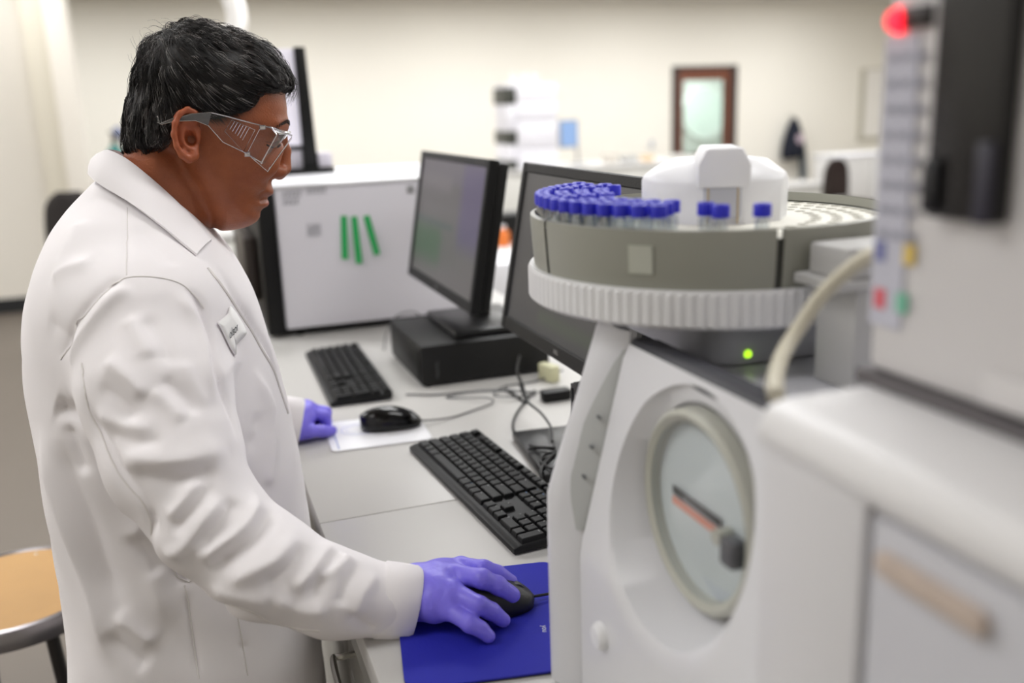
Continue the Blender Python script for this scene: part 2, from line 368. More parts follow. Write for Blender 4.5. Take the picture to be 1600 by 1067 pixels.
ROWS = [  # (row y, [(x units, width units, legend)]) seen from the typist: x to the right, y away
 (5.35, [(0,1,'Esc')]+[(2+i+(i//4)*.5,1,'F%d'%(i+1)) for i in range(12)]+[(15.25,1,'Prt'),(16.25,1,'Scr'),(17.25,1,'Brk')]+[(18.5+i,1,'') for i in range(4)]),
 (4, [(i,1,c) for i,c in enumerate('`1234567890-=')]+[(13,2,'Back')]+[(15.25,1,'Ins'),(16.25,1,'Hom'),(17.25,1,'PgU'),(18.5,1,'Num'),(19.5,1,'/'),(20.5,1,'*'),(21.5,1,'-')]),
 (3, [(0,1.5,'Tab')]+[(1.5+i,1,c) for i,c in enumerate('QWERTYUIOP[]')]+[(13.5,1.5,'\\'),(15.25,1,'Del'),(16.25,1,'End'),(17.25,1,'PgD'),(18.5,1,'7'),(19.5,1,'8'),(20.5,1,'9')]),
 (2, [(0,1.75,'Caps')]+[(1.75+i,1,c) for i,c in enumerate("ASDFGHJKL;'")]+[(12.75,2.25,'Enter'),(18.5,1,'4'),(19.5,1,'5'),(20.5,1,'6')]),
 (1, [(0,2.25,'Shift')]+[(2.25+i,1,c) for i,c in enumerate('ZXCVBNM,./')]+[(12.25,2.75,'Shift'),(16.25,1,'^'),(18.5,1,'1'),(19.5,1,'2'),(20.5,1,'3')]),
 (0, [(0,1.5,'Ctrl'),(1.5,1,'Win'),(2.5,1.25,'Alt'),(3.75,6.25,''),(10,1.25,'Alt'),(11.25,1,'Fn'),(12.25,1,''),(13.25,1.75,'Ctrl'),(15.25,1,'<'),(16.25,1,'v'),(17.25,1,'>'),(18.5,2,'0'),(20.5,1,'.')])]
TALL = [(21.5,2,'+'),(21.5,0,'Enter')]
def keyboard(name_label, loc, rz, legends):
    # local: x along the keys to the right, y away from the typist, rear a little higher
    kb = thing('keyboard', name_label, 'keyboard', loc, rz)
    L, D = .4425, .128; tilt = Matrix.Rotation(math.radians(3.2), 4, 'X')
    def place(o): o.matrix_parent_inverse = Matrix(); return o
    t = B().prism([(0,.001),(0,.010),(.010,.013),(D-.014,.0175),(D,.021),(D,.004)], 'x', 0, L, .003).build('shell', m_kb, kb, False)
    z0 = .0132; sl = math.atan2(.0045, D-.024)
    ox, oy = .0125, .0125
    leg_w = []
    def add(x, y, w, d, txt):
        cx, cy = ox+(x+w/2)*U, oy+(y+d/2)*U*.985
        me = keycap(w*U, d*U); k = obj('key', me, kb, False); k.location = (cx, cy, z0+(cy-.01)*math.tan(sl)-.001); k.rotation_euler = (sl,0,0)
        if legends and txt: leg_w.append((txt, cx-w*U/2+.0042, cy+d*U/2-.0062, z0+(cy-.01)*math.tan(sl)+.0072))
    for y, row in ROWS:
        yy = 5.2 if y > 5 else y
        for x, w, txt in row: add(x, yy, w, .8 if y > 5 else 1, txt)
    for x, y, txt in TALL: add(x, y, 1, 2, txt)
    if legends:
        bb = {0:bmesh.new(), 1:bmesh.new()}; cache = {}
        for txt, x, y, z in leg_w:
            s_ = .0042 if len(txt) == 1 else .0026
            if (txt, s_) not in cache: cache[(txt, s_)] = text_mesh(txt, s_, m_leg)
            me = cache[(txt, s_)].copy(); me.transform(Matrix.Translation((x+(.0006*len(txt)),y,z)) @ Matrix.Rotation(sl,4,'X'))
            bb[1 if txt in ('Ins','Hom','Del','PgU','Fn','Prt','Scr') else 0].from_mesh(me); bpy.data.meshes.remove(me)
        for q, mm, nm in ((0,m_leg,'key_print'),(1,m_blue,'blue_key_print')):
            me = bpy.data.meshes.new(nm); bb[q].to_mesh(me); bb[q].free(); me.materials.append(mm); o = obj(nm, me, kb, False); o['kind'] = 'stuff'
    for x in (.05,L-.05): B().box(x-.012,x+.012,D-.03,D-.012,0,.004).build('foot', m_black, kb, False)
    return kb
# typist stands on the -X side: local x -> -Y, local y -> +X
keyboard('black full-size keyboard nearest the gloved hand on the blue pad', (.329,1.510,BT), -PI/2-math.radians(-4.6), True)
keyboard('black keyboard beside the white mouse mat, partly behind the idle hand', (.250,2.258,BT), -PI/2-math.radians(1.2), False)
# ================================================================ mouse mats and mice
def rrect(x0, x1, y0, y1, r, n=5):
    out = []
    for cx, cy, a in ((x1-r,y1-r,0),(x0+r,y1-r,90),(x0+r,y0+r,180),(x1-r,y0+r,270)):
        for k in range(n+1): aa = math.radians(a+90*k/n); out.append((cx+r*math.cos(aa), cy+r*math.sin(aa)))
    return out
mp = thing('mouse_mat', 'bright blue fabric mouse mat under the gloved hand and mouse', 'mouse mat', (.28,.94,BT))
Mp = Matrix.Translation((.2843,.931,0)) @ Matrix.Rotation(math.radians(-10),4,'Z')
B().prism(rrect(-.104,.104,-.119,.119,.022), 'z', BT+.0003, BT+.0022, M=Mp).build('rubber_base', m_base, mp)
B().prism(rrect(-.104,.104,-.119,.119,.022), 'z', BT+.0022, BT+.0042, M=Mp).build('cloth_top', mat('blue_cloth',(28,32,164),.75,var=.06,vscale=40,bump=.3,bscale=900), mp)
me = text_mesh('you', .0095, mat('white_print',(225,228,240),.6)); me.transform(frame_M((0.3345,0.8835,0.9185),(-.3,-1,0),(1,-.3,0))); obj('mat_print', me, mp)
wm = thing('mouse_mat', 'thin white plastic mouse mat with faint blue emblem beside the idle hand', 'mouse mat', (.295,1.62,BT))
Mw = Matrix.Translation((.297,1.628,0)) @ Matrix.Rotation(math.radians(-3),4,'Z')
b = B(); b.prism(rrect(-.09,.09,-.075,.085,.012), 'z', BT+.0003, BT+.003, .0008, 1, M=Mw); b.build('mat_sheet', mat('white_mat_plastic',(240,240,244),.3), wm)
b = B(); b.prism(rrect(-.078,-.0755,-.068,.06,.001), 'z', BT+.003, BT+.0033, M=Mw); b.build('mat_line', mat('blue_print',(150,160,205),.6), wm)
b = B(); b.lathe([(.030,0),(.030,.0003),(.032,.0003),(.032,0)], (.297-.03,1.655,BT+.003), 40); b.lathe([(.022,0),(.022,.0003),(.023,.0003),(.023,0)], (.297-.03,1.655,BT+.003), 40); b.build('mat_emblem', mat('faint_blue_print',(205,208,238),.6), wm)
def mouse(lab, loc, rz, m, cable):
    # local: nose to +x; body shaped as a smooth shell by rings along the length
    t = thing('computer_mouse', lab, 'mouse', loc, rz)
    L = .114; V = []; Fs = []; n = 22; seg = 20
    for i in range(n+1):
        u = i/n; x = -L/2+L*u
        e = math.sqrt(max(0,1-abs(2*u-1)**2.6)); wd = .0315*e*(1-.10*math.sin(PI*u)+.0*u); h = (.039*(1-.12*(u-.38)**2/.38))*max(.0,(1-((u-.40)/.62)**2))**.55 if abs((u-.40)/.62) < 1 else 0
        h = max(h, .017*e if u > .5 else 0)
        for k in range(seg):
            a = PI*k/(seg-1); c, s_ = math.cos(a), math.sin(a)
            V.append((x, wd*math.copysign(abs(c)**.75, c), max(.001, .002+h*abs(s_)**.8)))
    for i in range(n):
        for k in range(seg-1): Fs.append((i*seg+k, (i+1)*seg+k, (i+1)*seg+k+1, i*seg+k+1))
        Fs.append((i*seg, i*seg+seg-1, (i+1)*seg+seg-1, (i+1)*seg))
    obj('body', mesh_np('body', V, Fs, m), t, False)
    B().cyl((.034,-.004,.0185),(.034,.004,.0185),.011,seg=20).build('scroll_wheel', m_dgrey, t, False)
    B().box(.004,.0545,-.0006,.0006,.02,.0285,M=Matrix.Translation((.0,0,.0))).build('button_gap', m_base, t, False) if False else None
    B().tube(spline(cable,8), .0017, 8).build('cable', mat('cable_black',(30,30,31),.5) if m is not m_gloss else mat('cable_grey',(105,105,106),.5), t, False)
    return t
m_mouse = mat('matt_black_mouse', (25,25,26), .42, bump=.1, bscale=500)
mouse('matt black mouse gripped by the gloved hand on the blue mat', (.288,.948,BT+.0042), math.radians(-6), m_mouse, [(.05,0,.008),(.075,.004,.006),(.11,.012,.004),(.16,.02,.002),(.24,.03,.002)])
mouse('glossy black mouse lying untouched on the white mat', (.327,1.640,BT+.0032), math.radians(-6), m_gloss, [(.05,0,.007),(.08,.004,.004),(.12,.02,.000),(.17,.05,.000),(.21,.075,.002),(.205,.10,.005),(.16,.125,.002),(.13,.15,.000),(.2,.16,.002),(.30,.12,.002),(.36,.10,.002)])
# ================================================================ loose cables on the worktop
def cable(lab, pts, r=.0024, m=None): return tag(B().tube(spline(pts,10), r, 8).build('cable', m or MATS['cable_black']), lab, 'cable')

cable('dark cable looping on the worktop in front of the left computer', [(.40,1.83,BT+.003),(.46,1.80,BT+.003),(.54,1.79,BT+.003),(.60,1.77,BT+.003),(.645,1.72,BT+.003),(.60,1.70,BT+.008),(.56,1.73,BT+.007),(.60,1.79,BT+.004),(.68,1.80,BT+.004),(.74,1.80,BT+.02)], .0019, MATS['cable_grey'])
cable('dark cable curling down to the right monitor base', [(0.6506,1.7398,0.9170),(0.5683,1.6183,0.9170),(0.5306,1.5349,0.9170),(0.5212,1.4653,0.9170),(0.5149,1.3939,0.9340),(0.5208,1.3554,0.9440),(0.5369,1.3447,0.9440)])
cable('black cable arching beside the small upright computer', [(0.5754,1.6180,0.9740),(0.5727,1.5776,0.9540),(0.5809,1.5235,0.9440),(0.5678,1.4409,0.9440),(0.5434,1.3748,0.9440)])
cable('black cable lying coiled on the right monitor base', [(0.5018,1.3805,0.9350),(0.5283,1.3749,0.9350),(0.5403,1.3534,0.9360),(0.5153,1.3421,0.9350),(0.5003,1.3180,0.9350),(0.5050,1.2832,0.9360),(0.5164,1.2898,0.9360)])
cable('black cable hanging from the right monitor base to the keyboard', [(0.5349,1.3458,0.9350),(0.5019,1.3082,0.9350),(0.4844,1.2775,0.9330),(0.4839,1.2611,0.9180),(0.4749,1.2251,0.9180)])
cable('black cable dropping behind the left computer corner', [(0.5607,1.5716,1.0440),(0.5781,1.6378,0.9940),(0.6085,1.6924,0.9440),(0.6068,1.6717,0.9180),(0.6027,1.7204,0.9180),(0.5985,1.7715,0.9180)], .003)
cable('grey cable looping on the worktop behind the left computer', [(0.4381,2.2241,0.9180),(0.4671,2.3229,0.9340),(0.4973,2.3263,0.9740),(0.5373,2.3142,0.9840),(0.5533,2.2796,0.9740)], .002, MATS['cable_grey'])
tag(B().box(*(0.6006,1.6701,0.9140)[:1],0,0,0,0,0).build('x', m_black) if False else B().prism(rrect(.64,.70,1.655,1.685,.006), 'z', BT+.0005, BT+.022, .003).build('cable_plug', m_black), 'black plug block lying where the cables cross', 'plug')
# ================================================================ monitors and computers
def screen_mat(name, base, patches):
    # a dim screen: flat picture of soft-edged coloured fields in panel coordinates (object y along the width, z up)
    m = bpy.data.materials.new(name); m.use_nodes = True; nt = m.node_tree; b = nt.nodes['Principled BSDF']; b.inputs['Roughness'].default_value = .35
    tc = nt.nodes.new('ShaderNodeTexCoord'); sp = nt.nodes.new('ShaderNodeSeparateXYZ'); nt.links.new(tc.outputs['Object'], sp.inputs[0])
    cur = None
    def val(c): return s2l(c)+(1,)
    def mathn(op, a, b_=None, c=None):
        n = nt.nodes.new('ShaderNodeMath'); n.operation = op; n.use_clamp = False
        for i, q in enumerate((a,b_,c)):
            if q is None: continue
            if hasattr(q,'is_output'): nt.links.new(q, n.inputs[i])
            else: n.inputs[i].default_value = q
        return n.outputs[0]
    col = None
    for (y0,y1,z0,z1,soft,c) in patches:
        def band(v, a, e):
            lo = nt.nodes.new('ShaderNodeMapRange'); lo.interpolation_type = 'SMOOTHSTEP'; nt.links.new(v, lo.inputs[0]); lo.inputs[1].default_value = a-soft; lo.inputs[2].default_value = a+soft
            hi = nt.nodes.new('ShaderNodeMapRange'); hi.interpolation_type = 'SMOOTHSTEP'; nt.links.new(v, hi.inputs[0]); hi.inputs[1].default_value = e-soft; hi.inputs[2].default_value = e+soft; hi.inputs[3].default_value = 1; hi.inputs[4].default_value = 0
            return mathn('MULTIPLY', lo.outputs[0], hi.outputs[0])
        k = mathn('MULTIPLY', band(sp.outputs[1],y0,y1), band(sp.outputs[2],z0,z1))
        mx = nt.nodes.new('ShaderNodeMix'); mx.data_type = 'RGBA'; nt.links.new(k, mx.inputs[0])
        if col is None: mx.inputs[6].default_value = val(base)
        else: nt.links.new(col, mx.inputs[6])
        mx.inputs[7].default_value = val(c); col = mx.outputs[2]
    nt.links.new(col, b.inputs['Emission Color']); b.inputs['Emission Strength'].default_value = .42; b.inputs['Base Color'].default_value = (.006,.006,.006,1)
    return m
def monitor(lab, yc, xb, zb, wid, hgt, tilt, base_c, base_z, base_w, base_d, scr, base_rz=0., logo=True, bez=.017):
    t = thing('monitor', lab, 'monitor', (base_c[0],base_c[1],base_z))
    # panel local: x toward the back, y along the width, z up; origin at the bottom front edge
    P = Matrix.Translation((xb,yc,zb)) @ Matrix.Rotation(tilt,4,'Y')
    hy = wid/2
    b = B(); b.box(0,.022,-hy,-hy+bez,0,hgt,.002,1,P).box(0,.022,hy-bez,hy,0,hgt,.002,1,P).box(0,.022,-hy+bez,hy-bez,0,bez+.006,.002,1,P).box(0,.022,-hy+bez,hy-bez,hgt-bez,hgt,.002,1,P)
    b.build('bezel', m_black, t)
    b = B(); b.box(.022,.045,-hy+.004,hy-.004,.004,hgt-.004,.006,2,P).box(.044,.062,-hy+.12,hy-.12,.06,hgt-.05,.008,2,P); b.build('rear_shell', m_black, t)
    s = B().box(.004,.006,-hy+bez-.002,hy-bez+.002,bez+.003,hgt-bez+.002).mesh('screen', scr, 0); so = obj('screen', s, t); so.matrix_parent_inverse = Matrix.Translation(-Vector(t.location)) @ P
    if logo:
        me = text_mesh('DELL', .0085, mat('silver_logo',(190,190,190),.3,metal=.5)); me.transform(P @ frame_M((-.0004,0,.0115),(0,-1,0),(0,0,1))); obj('logo', me, t)
    nx = base_c[0]
    c = P @ Vector((.055,0,hgt*.45))
    B().prism([(nx-.002,base_z+.012),(nx+.03,base_z+.012),(c.x+.03,c.z+.05),(c.x-.002,c.z+.05)], 'y', yc-.035, yc+.035, .004).build('neck', m_black, t)
    Mb = Matrix.Translation((base_c[0],base_c[1],base_z)) @ Matrix.Rotation(base_rz,4,'Z')
    b = B(); b.prism([(-base_d/2,-base_w/2),(base_d/2,-base_w/2),(base_d/2,base_w/2),(-base_d/2,base_w/2)], 'z', .0005, .017, .005, 2, Mb); b.build('foot_plate', mat('grey_black_stand',(40,40,41),.32), t)
    return t
scrA = screen_mat('screen_dim_left', (108,104,103), [(-.26,.26,.245,.33,.008,(112,106,112)),(-.26,-.10,.12,.30,.03,(98,88,118)),(.02,.26,.06,.145,.03,(84,104,84)),(-.06,.26,.145,.157,.006,(88,96,94)),(-.02,.26,.225,.262,.015,(124,118,120))])
scrB = screen_mat('screen_dim_right', (76,74,74), [(-.3,.3,.2,.35,.06,(88,86,85)),(-.3,.3,.0,.06,.04,(66,66,68)),(-.15,.1,.04,.06,.01,(74,80,70))])
HZ = BT+.093
monitor('black monitor with dim grey and green screen standing on the black computer', 2.045, .530, 1.083, .540, .312, math.radians(10), (.62,2.01), HZ, .24, .185, scrA)
monitor('black monitor with dark screen behind the round vial carousel', 1.297, .520, 1.108, .518, .292, math.radians(10.5), (.60,1.372), BT, .215, .20, scrB, math.radians(-6))
pc = thing('desktop_computer', 'black desktop computer lying flat under the left monitor', 'computer', (.585,2.0,BT))
B().box(.443,.735,1.862,2.152,BT+.004,HZ-.0005,.006).build('case', mat('black_case',(10,10,11),.5,bump=.1,bscale=300), pc)
me = text_mesh('OptiPlex', .0105, mat('dim_grey_print',(84,86,88),.5)); me.transform(frame_M((.478,1.8612,BT+.038),(0,0,-1),(1,0,0))); obj('case_print', me, pc)
for x in (.46,.715):
    for y in (1.88,2.13): B().cyl((x,y,BT),(x,y,BT+.005),.008,seg=12).build('rubber_foot', m_base, pc)
B().box(.440,.4435,1.875,2.14,BT+.014,HZ-.012,.001).build('front_grille', m_black, pc)
pc2 = thing('mini_computer', 'small upright black computer half hidden behind the white analyser', 'computer', (.60,1.2,BT))
B().box(.516,.69,1.183,1.219,BT+.002,1.094,.002).build('case', mat('dark_case',(38,38,40),.35), pc2)
B().box(.512,.517,1.184,1.218,BT+.003,1.093,.001).build('front_panel', mat('dark_front',(42,40,41),.45), pc2)
B().box(.5105,.5125,1.207,1.214,1.068,1.088,.0006).build('power_button', m_black, pc2)
B().box(.5105,.5125,1.204,1.213,.96,1.058,.0006).build('drive_slot', m_black, pc2)
me = text_mesh('OptiPlex', .0042, m_leg); me.transform(frame_M((.5117,1.194,1.079),(0,-1,0),(0,0,1))); obj('panel_print', me, pc2)
tag(B().prism(rrect(-.012,.012,-.026,.026,.007), 'z', 0, .036, .004, 2, Matrix.Translation((0.7094,1.8047,0.9140)) @ Matrix.Rotation(.3,4,'Z')).build('plug_adapter', mat('beige_plastic',(206,204,168),.5)), 'beige adapter plug under the lower edge of the right monitor', 'plug')
# ================================================================ white boxy instrument at the end of the bench
wb = thing('lab_instrument', 'white boxy instrument with three green tape strips on its face', 'instrument', (.52,2.75,BT))
B().box(.232,.80,2.48,3.10,BT+.02,1.303,.006).build('housing', mat('lilac_white_enamel',(226,224,232),.4,var=.01), wb)
B().box(.228,.80,2.475,3.105,1.303,1.313,.004).build('top_cover', m_white, wb)
B().prism([(.186,2.474),(.231,2.474),(.231,3.10),(.186,3.10)], 'z', BT+.008, 1.305, .004).build('side_frame', m_black, wb)
B().box(.15,.186,2.60,3.05,BT+.08,1.17,.01).build('side_door', mat('brown_black_plastic',(58,50,46),.4), wb)
B().box(.232,.80,2.486,3.09,BT+.006,BT+.02).build('base_rail', m_black, wb)
for x in (.27,.75): B().cyl((x,2.5,BT),(x,2.5,BT+.02),.012,seg=12).build('foot', m_black, wb)
yf = 2.4795
m_green = mat('green_tape', (40,172,92), .45)
for (xa,za),(xb_,zb_),w_ in (((0.4060,2.4800,1.2241)[::2],(0.3989,2.4800,1.1108)[::2],.0165),((0.4328,2.4800,1.2206)[::2],(0.4355,2.4800,1.0956)[::2],.0165),((0.4652,2.4800,1.2200)[::2],(0.4854,2.4800,1.1156)[::2],.0165)):
    d = Vector((xb_-xa,0,zb_-za)); n = Vector((0,1,0)).cross(d).normalized()*w_/2; A, C = Vector((xa,yf,za)), Vector((xb_,yf,zb_)); o = Vector((0,-.0015,0)); lift = Vector((0,-.012,0))
    b = B(); q = [A-n,A+n,C+n+lift*.5,C-n+lift]
    vs = [b.bm.verts.new(p+o) for p in q]+[b.bm.verts.new(p+o*.2) for p in q]
    b.bm.faces.new(vs[:4]); b.bm.faces.new(vs[4:][::-1])
    for i in range(4): b.bm.faces.new((vs[i],vs[4+i],vs[4+(i+1)%4],vs[(i+1)%4]))
    b.build('tape_strip', m_green, wb)
m_pr = mat('grey_print', (140,140,146), .6)
b = B()
for (x0,y0,x1,y1,n) in ((441,302,472,304,9),(479,298,512,300,10),(441,314,468,315,7)):
    for i in range(n):
        pass
for txt, c, h in (('MICROTEC',(0.2789,2.4800,1.2872),.0135),('ANALYSIS',(0.3430,2.4800,1.2915),.0125),('N 1 6 1',(0.2741,2.4800,1.2695),.0135)): pass
for i in range(8):
    p = (0.3083,2.4800,1.1926); b.box(p[0]+i*.0046,p[0]+i*.0046+.0016,yf-.0006,yf,p[2]-.017,p[2]+.016)
for (a,c_,n) in (((0.2532,2.4800,1.2888),(0.3035,2.4800,1.2890),10),((0.3153,2.4800,1.2932),(0.3680,2.4800,1.2932),10),((0.2531,2.4800,1.2692),(0.2953,2.4800,1.2698),8)):
    for i in range(n):
        x = a[0]+(c_[0]-a[0])*i/n; z = a[2]+(c_[2]-a[2])*i/n; w_ = (c_[0]-a[0])/n*.72; hh = .0075
        b.box(x,x+.0014,yf-.0006,yf,z-hh,z+hh).box(x,x+w_,yf-.0006,yf,z+hh-.003,z+hh) if i%2 else b.box(x+w_-.0014,x+w_,yf-.0006,yf,z-hh,z+hh).box(x,x+w_,yf-.0006,yf,z-hh,z-hh+.003)
b.build('panel_print', m_pr, wb)['kind'] = 'stuff'
B().box(.58,.60,2.476,2.482,1.272,1.292,.002).build('latch', m_grey, wb)
# bench-top monitor and box standing on it
tm = thing('instrument_monitor', 'black framed panel with pale screen standing on the white instrument', 'monitor', (.33,2.9,1.313))
a = (0.3672,2.9000,1.6720); c_ = (0.3577,2.9000,1.3307)
B().prism([(.368,1.314),(.410,1.314),(.398,1.676),(.366,1.676)], 'y', 2.89, 2.93, .002).build('frame_post', m_black, tm)
B().box(.10,.372,2.905,2.925,1.383,1.396,.002).box(.06,.10,2.89,2.93,1.315,1.68).build('frame_rail', m_black, tm)
B().box(.09,.37,2.905,2.925,1.396,1.672,.002).build('pale_screen', mat('pale_lilac_panel',(226,222,234),.3,emit=((226,222,234),.25)), tm)
B().box(.10,.366,2.91,2.93,1.328,1.383,.002).build('lower_panel', mat('lilac_panel',(218,214,226),.4), tm)
B().box(.08,.455,2.87,2.99,1.3135,1.328,.002).build('base_bar', m_black, tm)
tag(B().box(.412,.452,2.89,2.96,1.3285,1.372,.003).build('small_box', mat('lilac_panel2',(222,218,230),.5)), 'small pale box standing on the black base bar above the white instrument', 'box')

# ================================================================ dial analyser in the right foreground
m_an = mat('analyser_white', (218,218,222), .38); m_an2 = mat('analyser_grey_white', (206,206,212), .35)
an = thing('analyser', 'white analyser with a large round dial window facing the man', 'instrument', (.6,.66,BT))
DYc, DZc, HR = .618, 1.1655, .1035
def prof(z):
    if z <= 1.076: return .3245
    return .3245+.050*((z-1.076)/.1995)
def front_sheet(y0, y1, z0, z1, n=72, k=9):
    V = []; Fs = []
    for i in range(n):
        a = 2*PI*i/n; c, s_ = math.cos(a), math.sin(a); ts = []
        if c > 1e-6: ts.append((y1-DYc)/c)
        if c < -1e-6: ts.append((y0-DYc)/c)
        if s_ > 1e-6: ts.append((z1-DZc)/s_)
        if s_ < -1e-6: ts.append((z0-DZc)/s_)
        T = min(ts); y, z = DYc+HR*.86*c, DZc+HR*.86*s_; V.append((.378,y,z))
        y, z = DYc+HR*.90*c, DZc+HR*.90*s_; V.append((min(.3765,prof(z)+.043),y,z))
        for q in range(k+1):
            r = HR+(max(T,HR+.001)-HR)*(q/k)**1.3; y, z = DYc+r*c, DZc+r*s_; V.append((prof(z)+(.004 if q == 0 else 0),y,z))
    m_ = k+3
    for i in range(n):
        j = (i+1)%n
        for q in range(m_-1): Fs.append((i*m_+q, i*m_+q+1, j*m_+q+1, j*m_+q))
    return V, Fs
V, Fs = front_sheet(.468,.7555,BT+.006,1.2755)
fo = obj('front_cover', mesh_np('front_cover', V, Fs, m_an), an); fo.data.set_sharp_from_angle(angle=math.radians(40))
B().box(.382,.88,.468,.792,BT+.006,1.250,.004).build('housing', m_an2, an)
B().prism([(.3745,1.2715),(.380,1.280),(.4065,1.2755),(.4065,1.2505),(.380,1.2505)], 'y', .474, .753, .0015).build('gap_strip', mat('charcoal_gap',(58,58,64),.5), an)  # darkness of the gap between front cover and top housing, drawn as a charcoal strip
# side bezel: lofted between the cover profile and the bulged outer profile
zs = np.concatenate([np.linspace(BT+.006,1.055,6), np.linspace(1.073,1.285,14)])
def xb(z):
    if z < 1.123: return .3067
    t = (z-1.123)/.162; return .3067+.0583*t**1.05
V = []; Fs = []; cols = [(.7555,0.,.004),(.764,.25,0),(.7755,.72,0),(.7865,1.,0),(.793,1.,0),(.798,.93,0),(.800,.7,0)]
for (y, t, o) in cols:
    for z in zs:
        zz = z if z < 1.22 else z+(.006*t)*(z-1.22)/.065
        V.append((prof(min(z,1.2755))*(1-t)+xb(z)*t+o, y, zz))
for z in zs: V.append((.395, .800, z))
V = [tuple(v) for v in V]; n = len(zs)
for i in range(len(cols)):
    for q in range(n-1): Fs.append((i*n+q, (i+1)*n+q, (i+1)*n+q+1, i*n+q+1))
base = len(V)
Fs.append(tuple(i*n+n-1 for i in range(len(cols)+1)))
so = obj('side_bezel', mesh_np('side_bezel', V, Fs, m_an), an); so.data.set_sharp_from_angle(angle=math.radians(50))
V = []; Fs = []   # darker crescent control strip
for i in range(15):
    u = i/14; z = 1.095+.174*u; wd = .019*math.sin(PI*min(1,max(0,u*.9+.08)))
    for (y, k) in ((.757,0),(.757+wd*.5,0),(.757+wd,0)):
        t = min(1, max(0, (y-.7555)/.031)); V.append((prof(min(z,1.2755))*(1-t)+xb(z)*t-.0016+.004*(1-t)*(1 if t < .1 else 0), y, z))
for i in range(14):
    for q in (0,1): Fs.append((i*3+q, i*3+q+1, (i+1)*3+q+1, (i+1)*3+q))
obj('control_strip', mesh_np('control_strip', V, Fs, mat('strip_grey',(186,188,188),.35)), an)
for z in (1.205,1.177,1.148):
    x = prof(z)*.7+xb(z)*.3-.003; B().box(x,x+.002,.758,.765,z-.0016,z+.0016,.0005).build('control_mark', mat('mark_grey',(110,112,114),.5), an)
B().lathe([(0,-.006),(.010,-.005),(.013,0),(.013,.004)], (.322,.7075,1.012), 24, 'x').build('knob', mat('knob_white',(236,236,238),.3), an)
# dial
m_rim = mat('beige_grey_ring', (178,178,168), .35)
B().lathe([(.0725,.003),(.0743,-.010),(.080,-.013),(.0847,-.010),(.0861,.003)], (.3765,DYc,DZc), 72, 'x').build('dial_ring', m_rim, an)
B().lathe([(0,.001),(.0734,.001),(.0743,.004)], (.3745,DYc,DZc), 64, 'x').build('dial_plate', mat('dial_plate',(206,212,214),.4), an)
B().lathe([(0,-.0075),(.0729,-.0075),(.0734,-.005)], (.3745,DYc,DZc), 64, 'x').build('dial_glass', clear('dial_glass_m',(250,252,252),.06,.08), an)
a = (0.3735,0.6645,1.1673); c_ = (0.3735,0.5871,1.1650)
b = B()
for i in range(9):
    y = a[1]+(c_[1]-a[1])*i/9; b.box(.3727,.3735,y+(c_[1]-a[1])/9*.86,y,a[2]-.004,a[2]+.003)
b.build('dial_print', mat('dark_print',(60,60,58),.6), an)
B().box(.3727,.3735,c_[1],a[1],a[2]-.0135,a[2]-.0065).build('red_stripe', mat('salmon_print',(222,148,126),.6), an)
L_ = (0.3700,0.5596,1.1565)
B().box(.359,.3745,L_[1]-.009,L_[1]+.009,L_[2]-.011,L_[2]+.011,.003).build('dial_latch', mat('latch_grey',(92,92,96),.5), an)
B().cyl((.361,L_[1]+.017,L_[2]+.006),(.3745,L_[1]+.017,L_[2]+.006),.0065).build('latch_pin', m_rim, an)
for y in (.48,.76):
    for x in (.40,.85): B().cyl((x,y,BT),(x,y,BT+.0065),.012,seg=12).build('foot', m_base, an)
# carousel unit on top
CX, CY = .509, .843
cu = thing('vial_carousel', 'round grey-sided vial carousel with ribbed white ring on the analyser', 'carousel', (CX,CY,1.250))
B().prism(rrect(.445,.72,.715,.95,.03), 'z', 1.2505, 1.300, .005).build('base_housing', mat('housing_grey',(172,173,178),.4), cu)
g = (0.4779,0.7150,1.2618)
B().lathe([(0,-.003),(.0035,-.002),(.004,0)], (g[0],.715,g[2]), 16, 'y').build('status_light', mat('green_led',(150,210,40),.4,emit=((160,215,40),1.2)), cu)
# ribbed ring
t = bmesh.new(); NR = 120; R1, R0 = .1845, .175; rings = []
for i in range(NR*2):
    a = 2*PI*i/(NR*2); rr = R1 if i%2 else R1-.0013; c, s_ = math.cos(a), math.sin(a)
    rings.append([t.verts.new((CX+q*c,CY+q*s_,z)) for q, z in ((R0-.02,1.2955),(rr-.004,1.2965),(rr,1.300),(rr,1.3275),(R1-.002,1.331),(R0+.002,1.331),(R0,1.326))])
for i in range(NR*2):
    A, C = rings[i], rings[(i+1)%(NR*2)]
    for q in range(6): t.faces.new((A[q],C[q],C[q+1],A[q+1]))
me = bpy.data.meshes.new('ribbed_ring'); t.to_mesh(me); t.free(); me.materials.append(mat('ring_white',(224,224,226),.4)); obj('ribbed_ring', me, cu)
m_drum = mat('drum_grey', (150,150,140), .35, spec=.4)
SEC = [(183,258),(260,338),(340,410),(412,541.5)]
for a0, a1 in SEC:
    B().lathe([(.177,1.327),(.1785,1.340),(.1810,1.378),(.1805,1.3825),(.1765,1.3835),(.1760,1.374)], (CX,CY,0), max(6,int((a1-a0)/4)), 'z', math.radians(a0), math.radians(a1)).build('drum_wall', m_drum, cu)
B().lathe([(.1755,1.327),(.1765,1.374)], (CX,CY,0), 90).build('drum_core', mat('drum_dark',(70,70,64),.6), cu)
B().box(0,0.0006,-.011,.011,-.0125,.0125,0,2,Matrix.Translation((CX+.1801*math.cos(math.radians(221)),CY+.1801*math.sin(math.radians(221)),1.357)) @ Matrix.Rotation(math.radians(221),4,'Z') @ Matrix.Rotation(math.radians(3.5),4,'Y')).build('drum_label', mat('label_pale',(186,188,176),.5), cu)
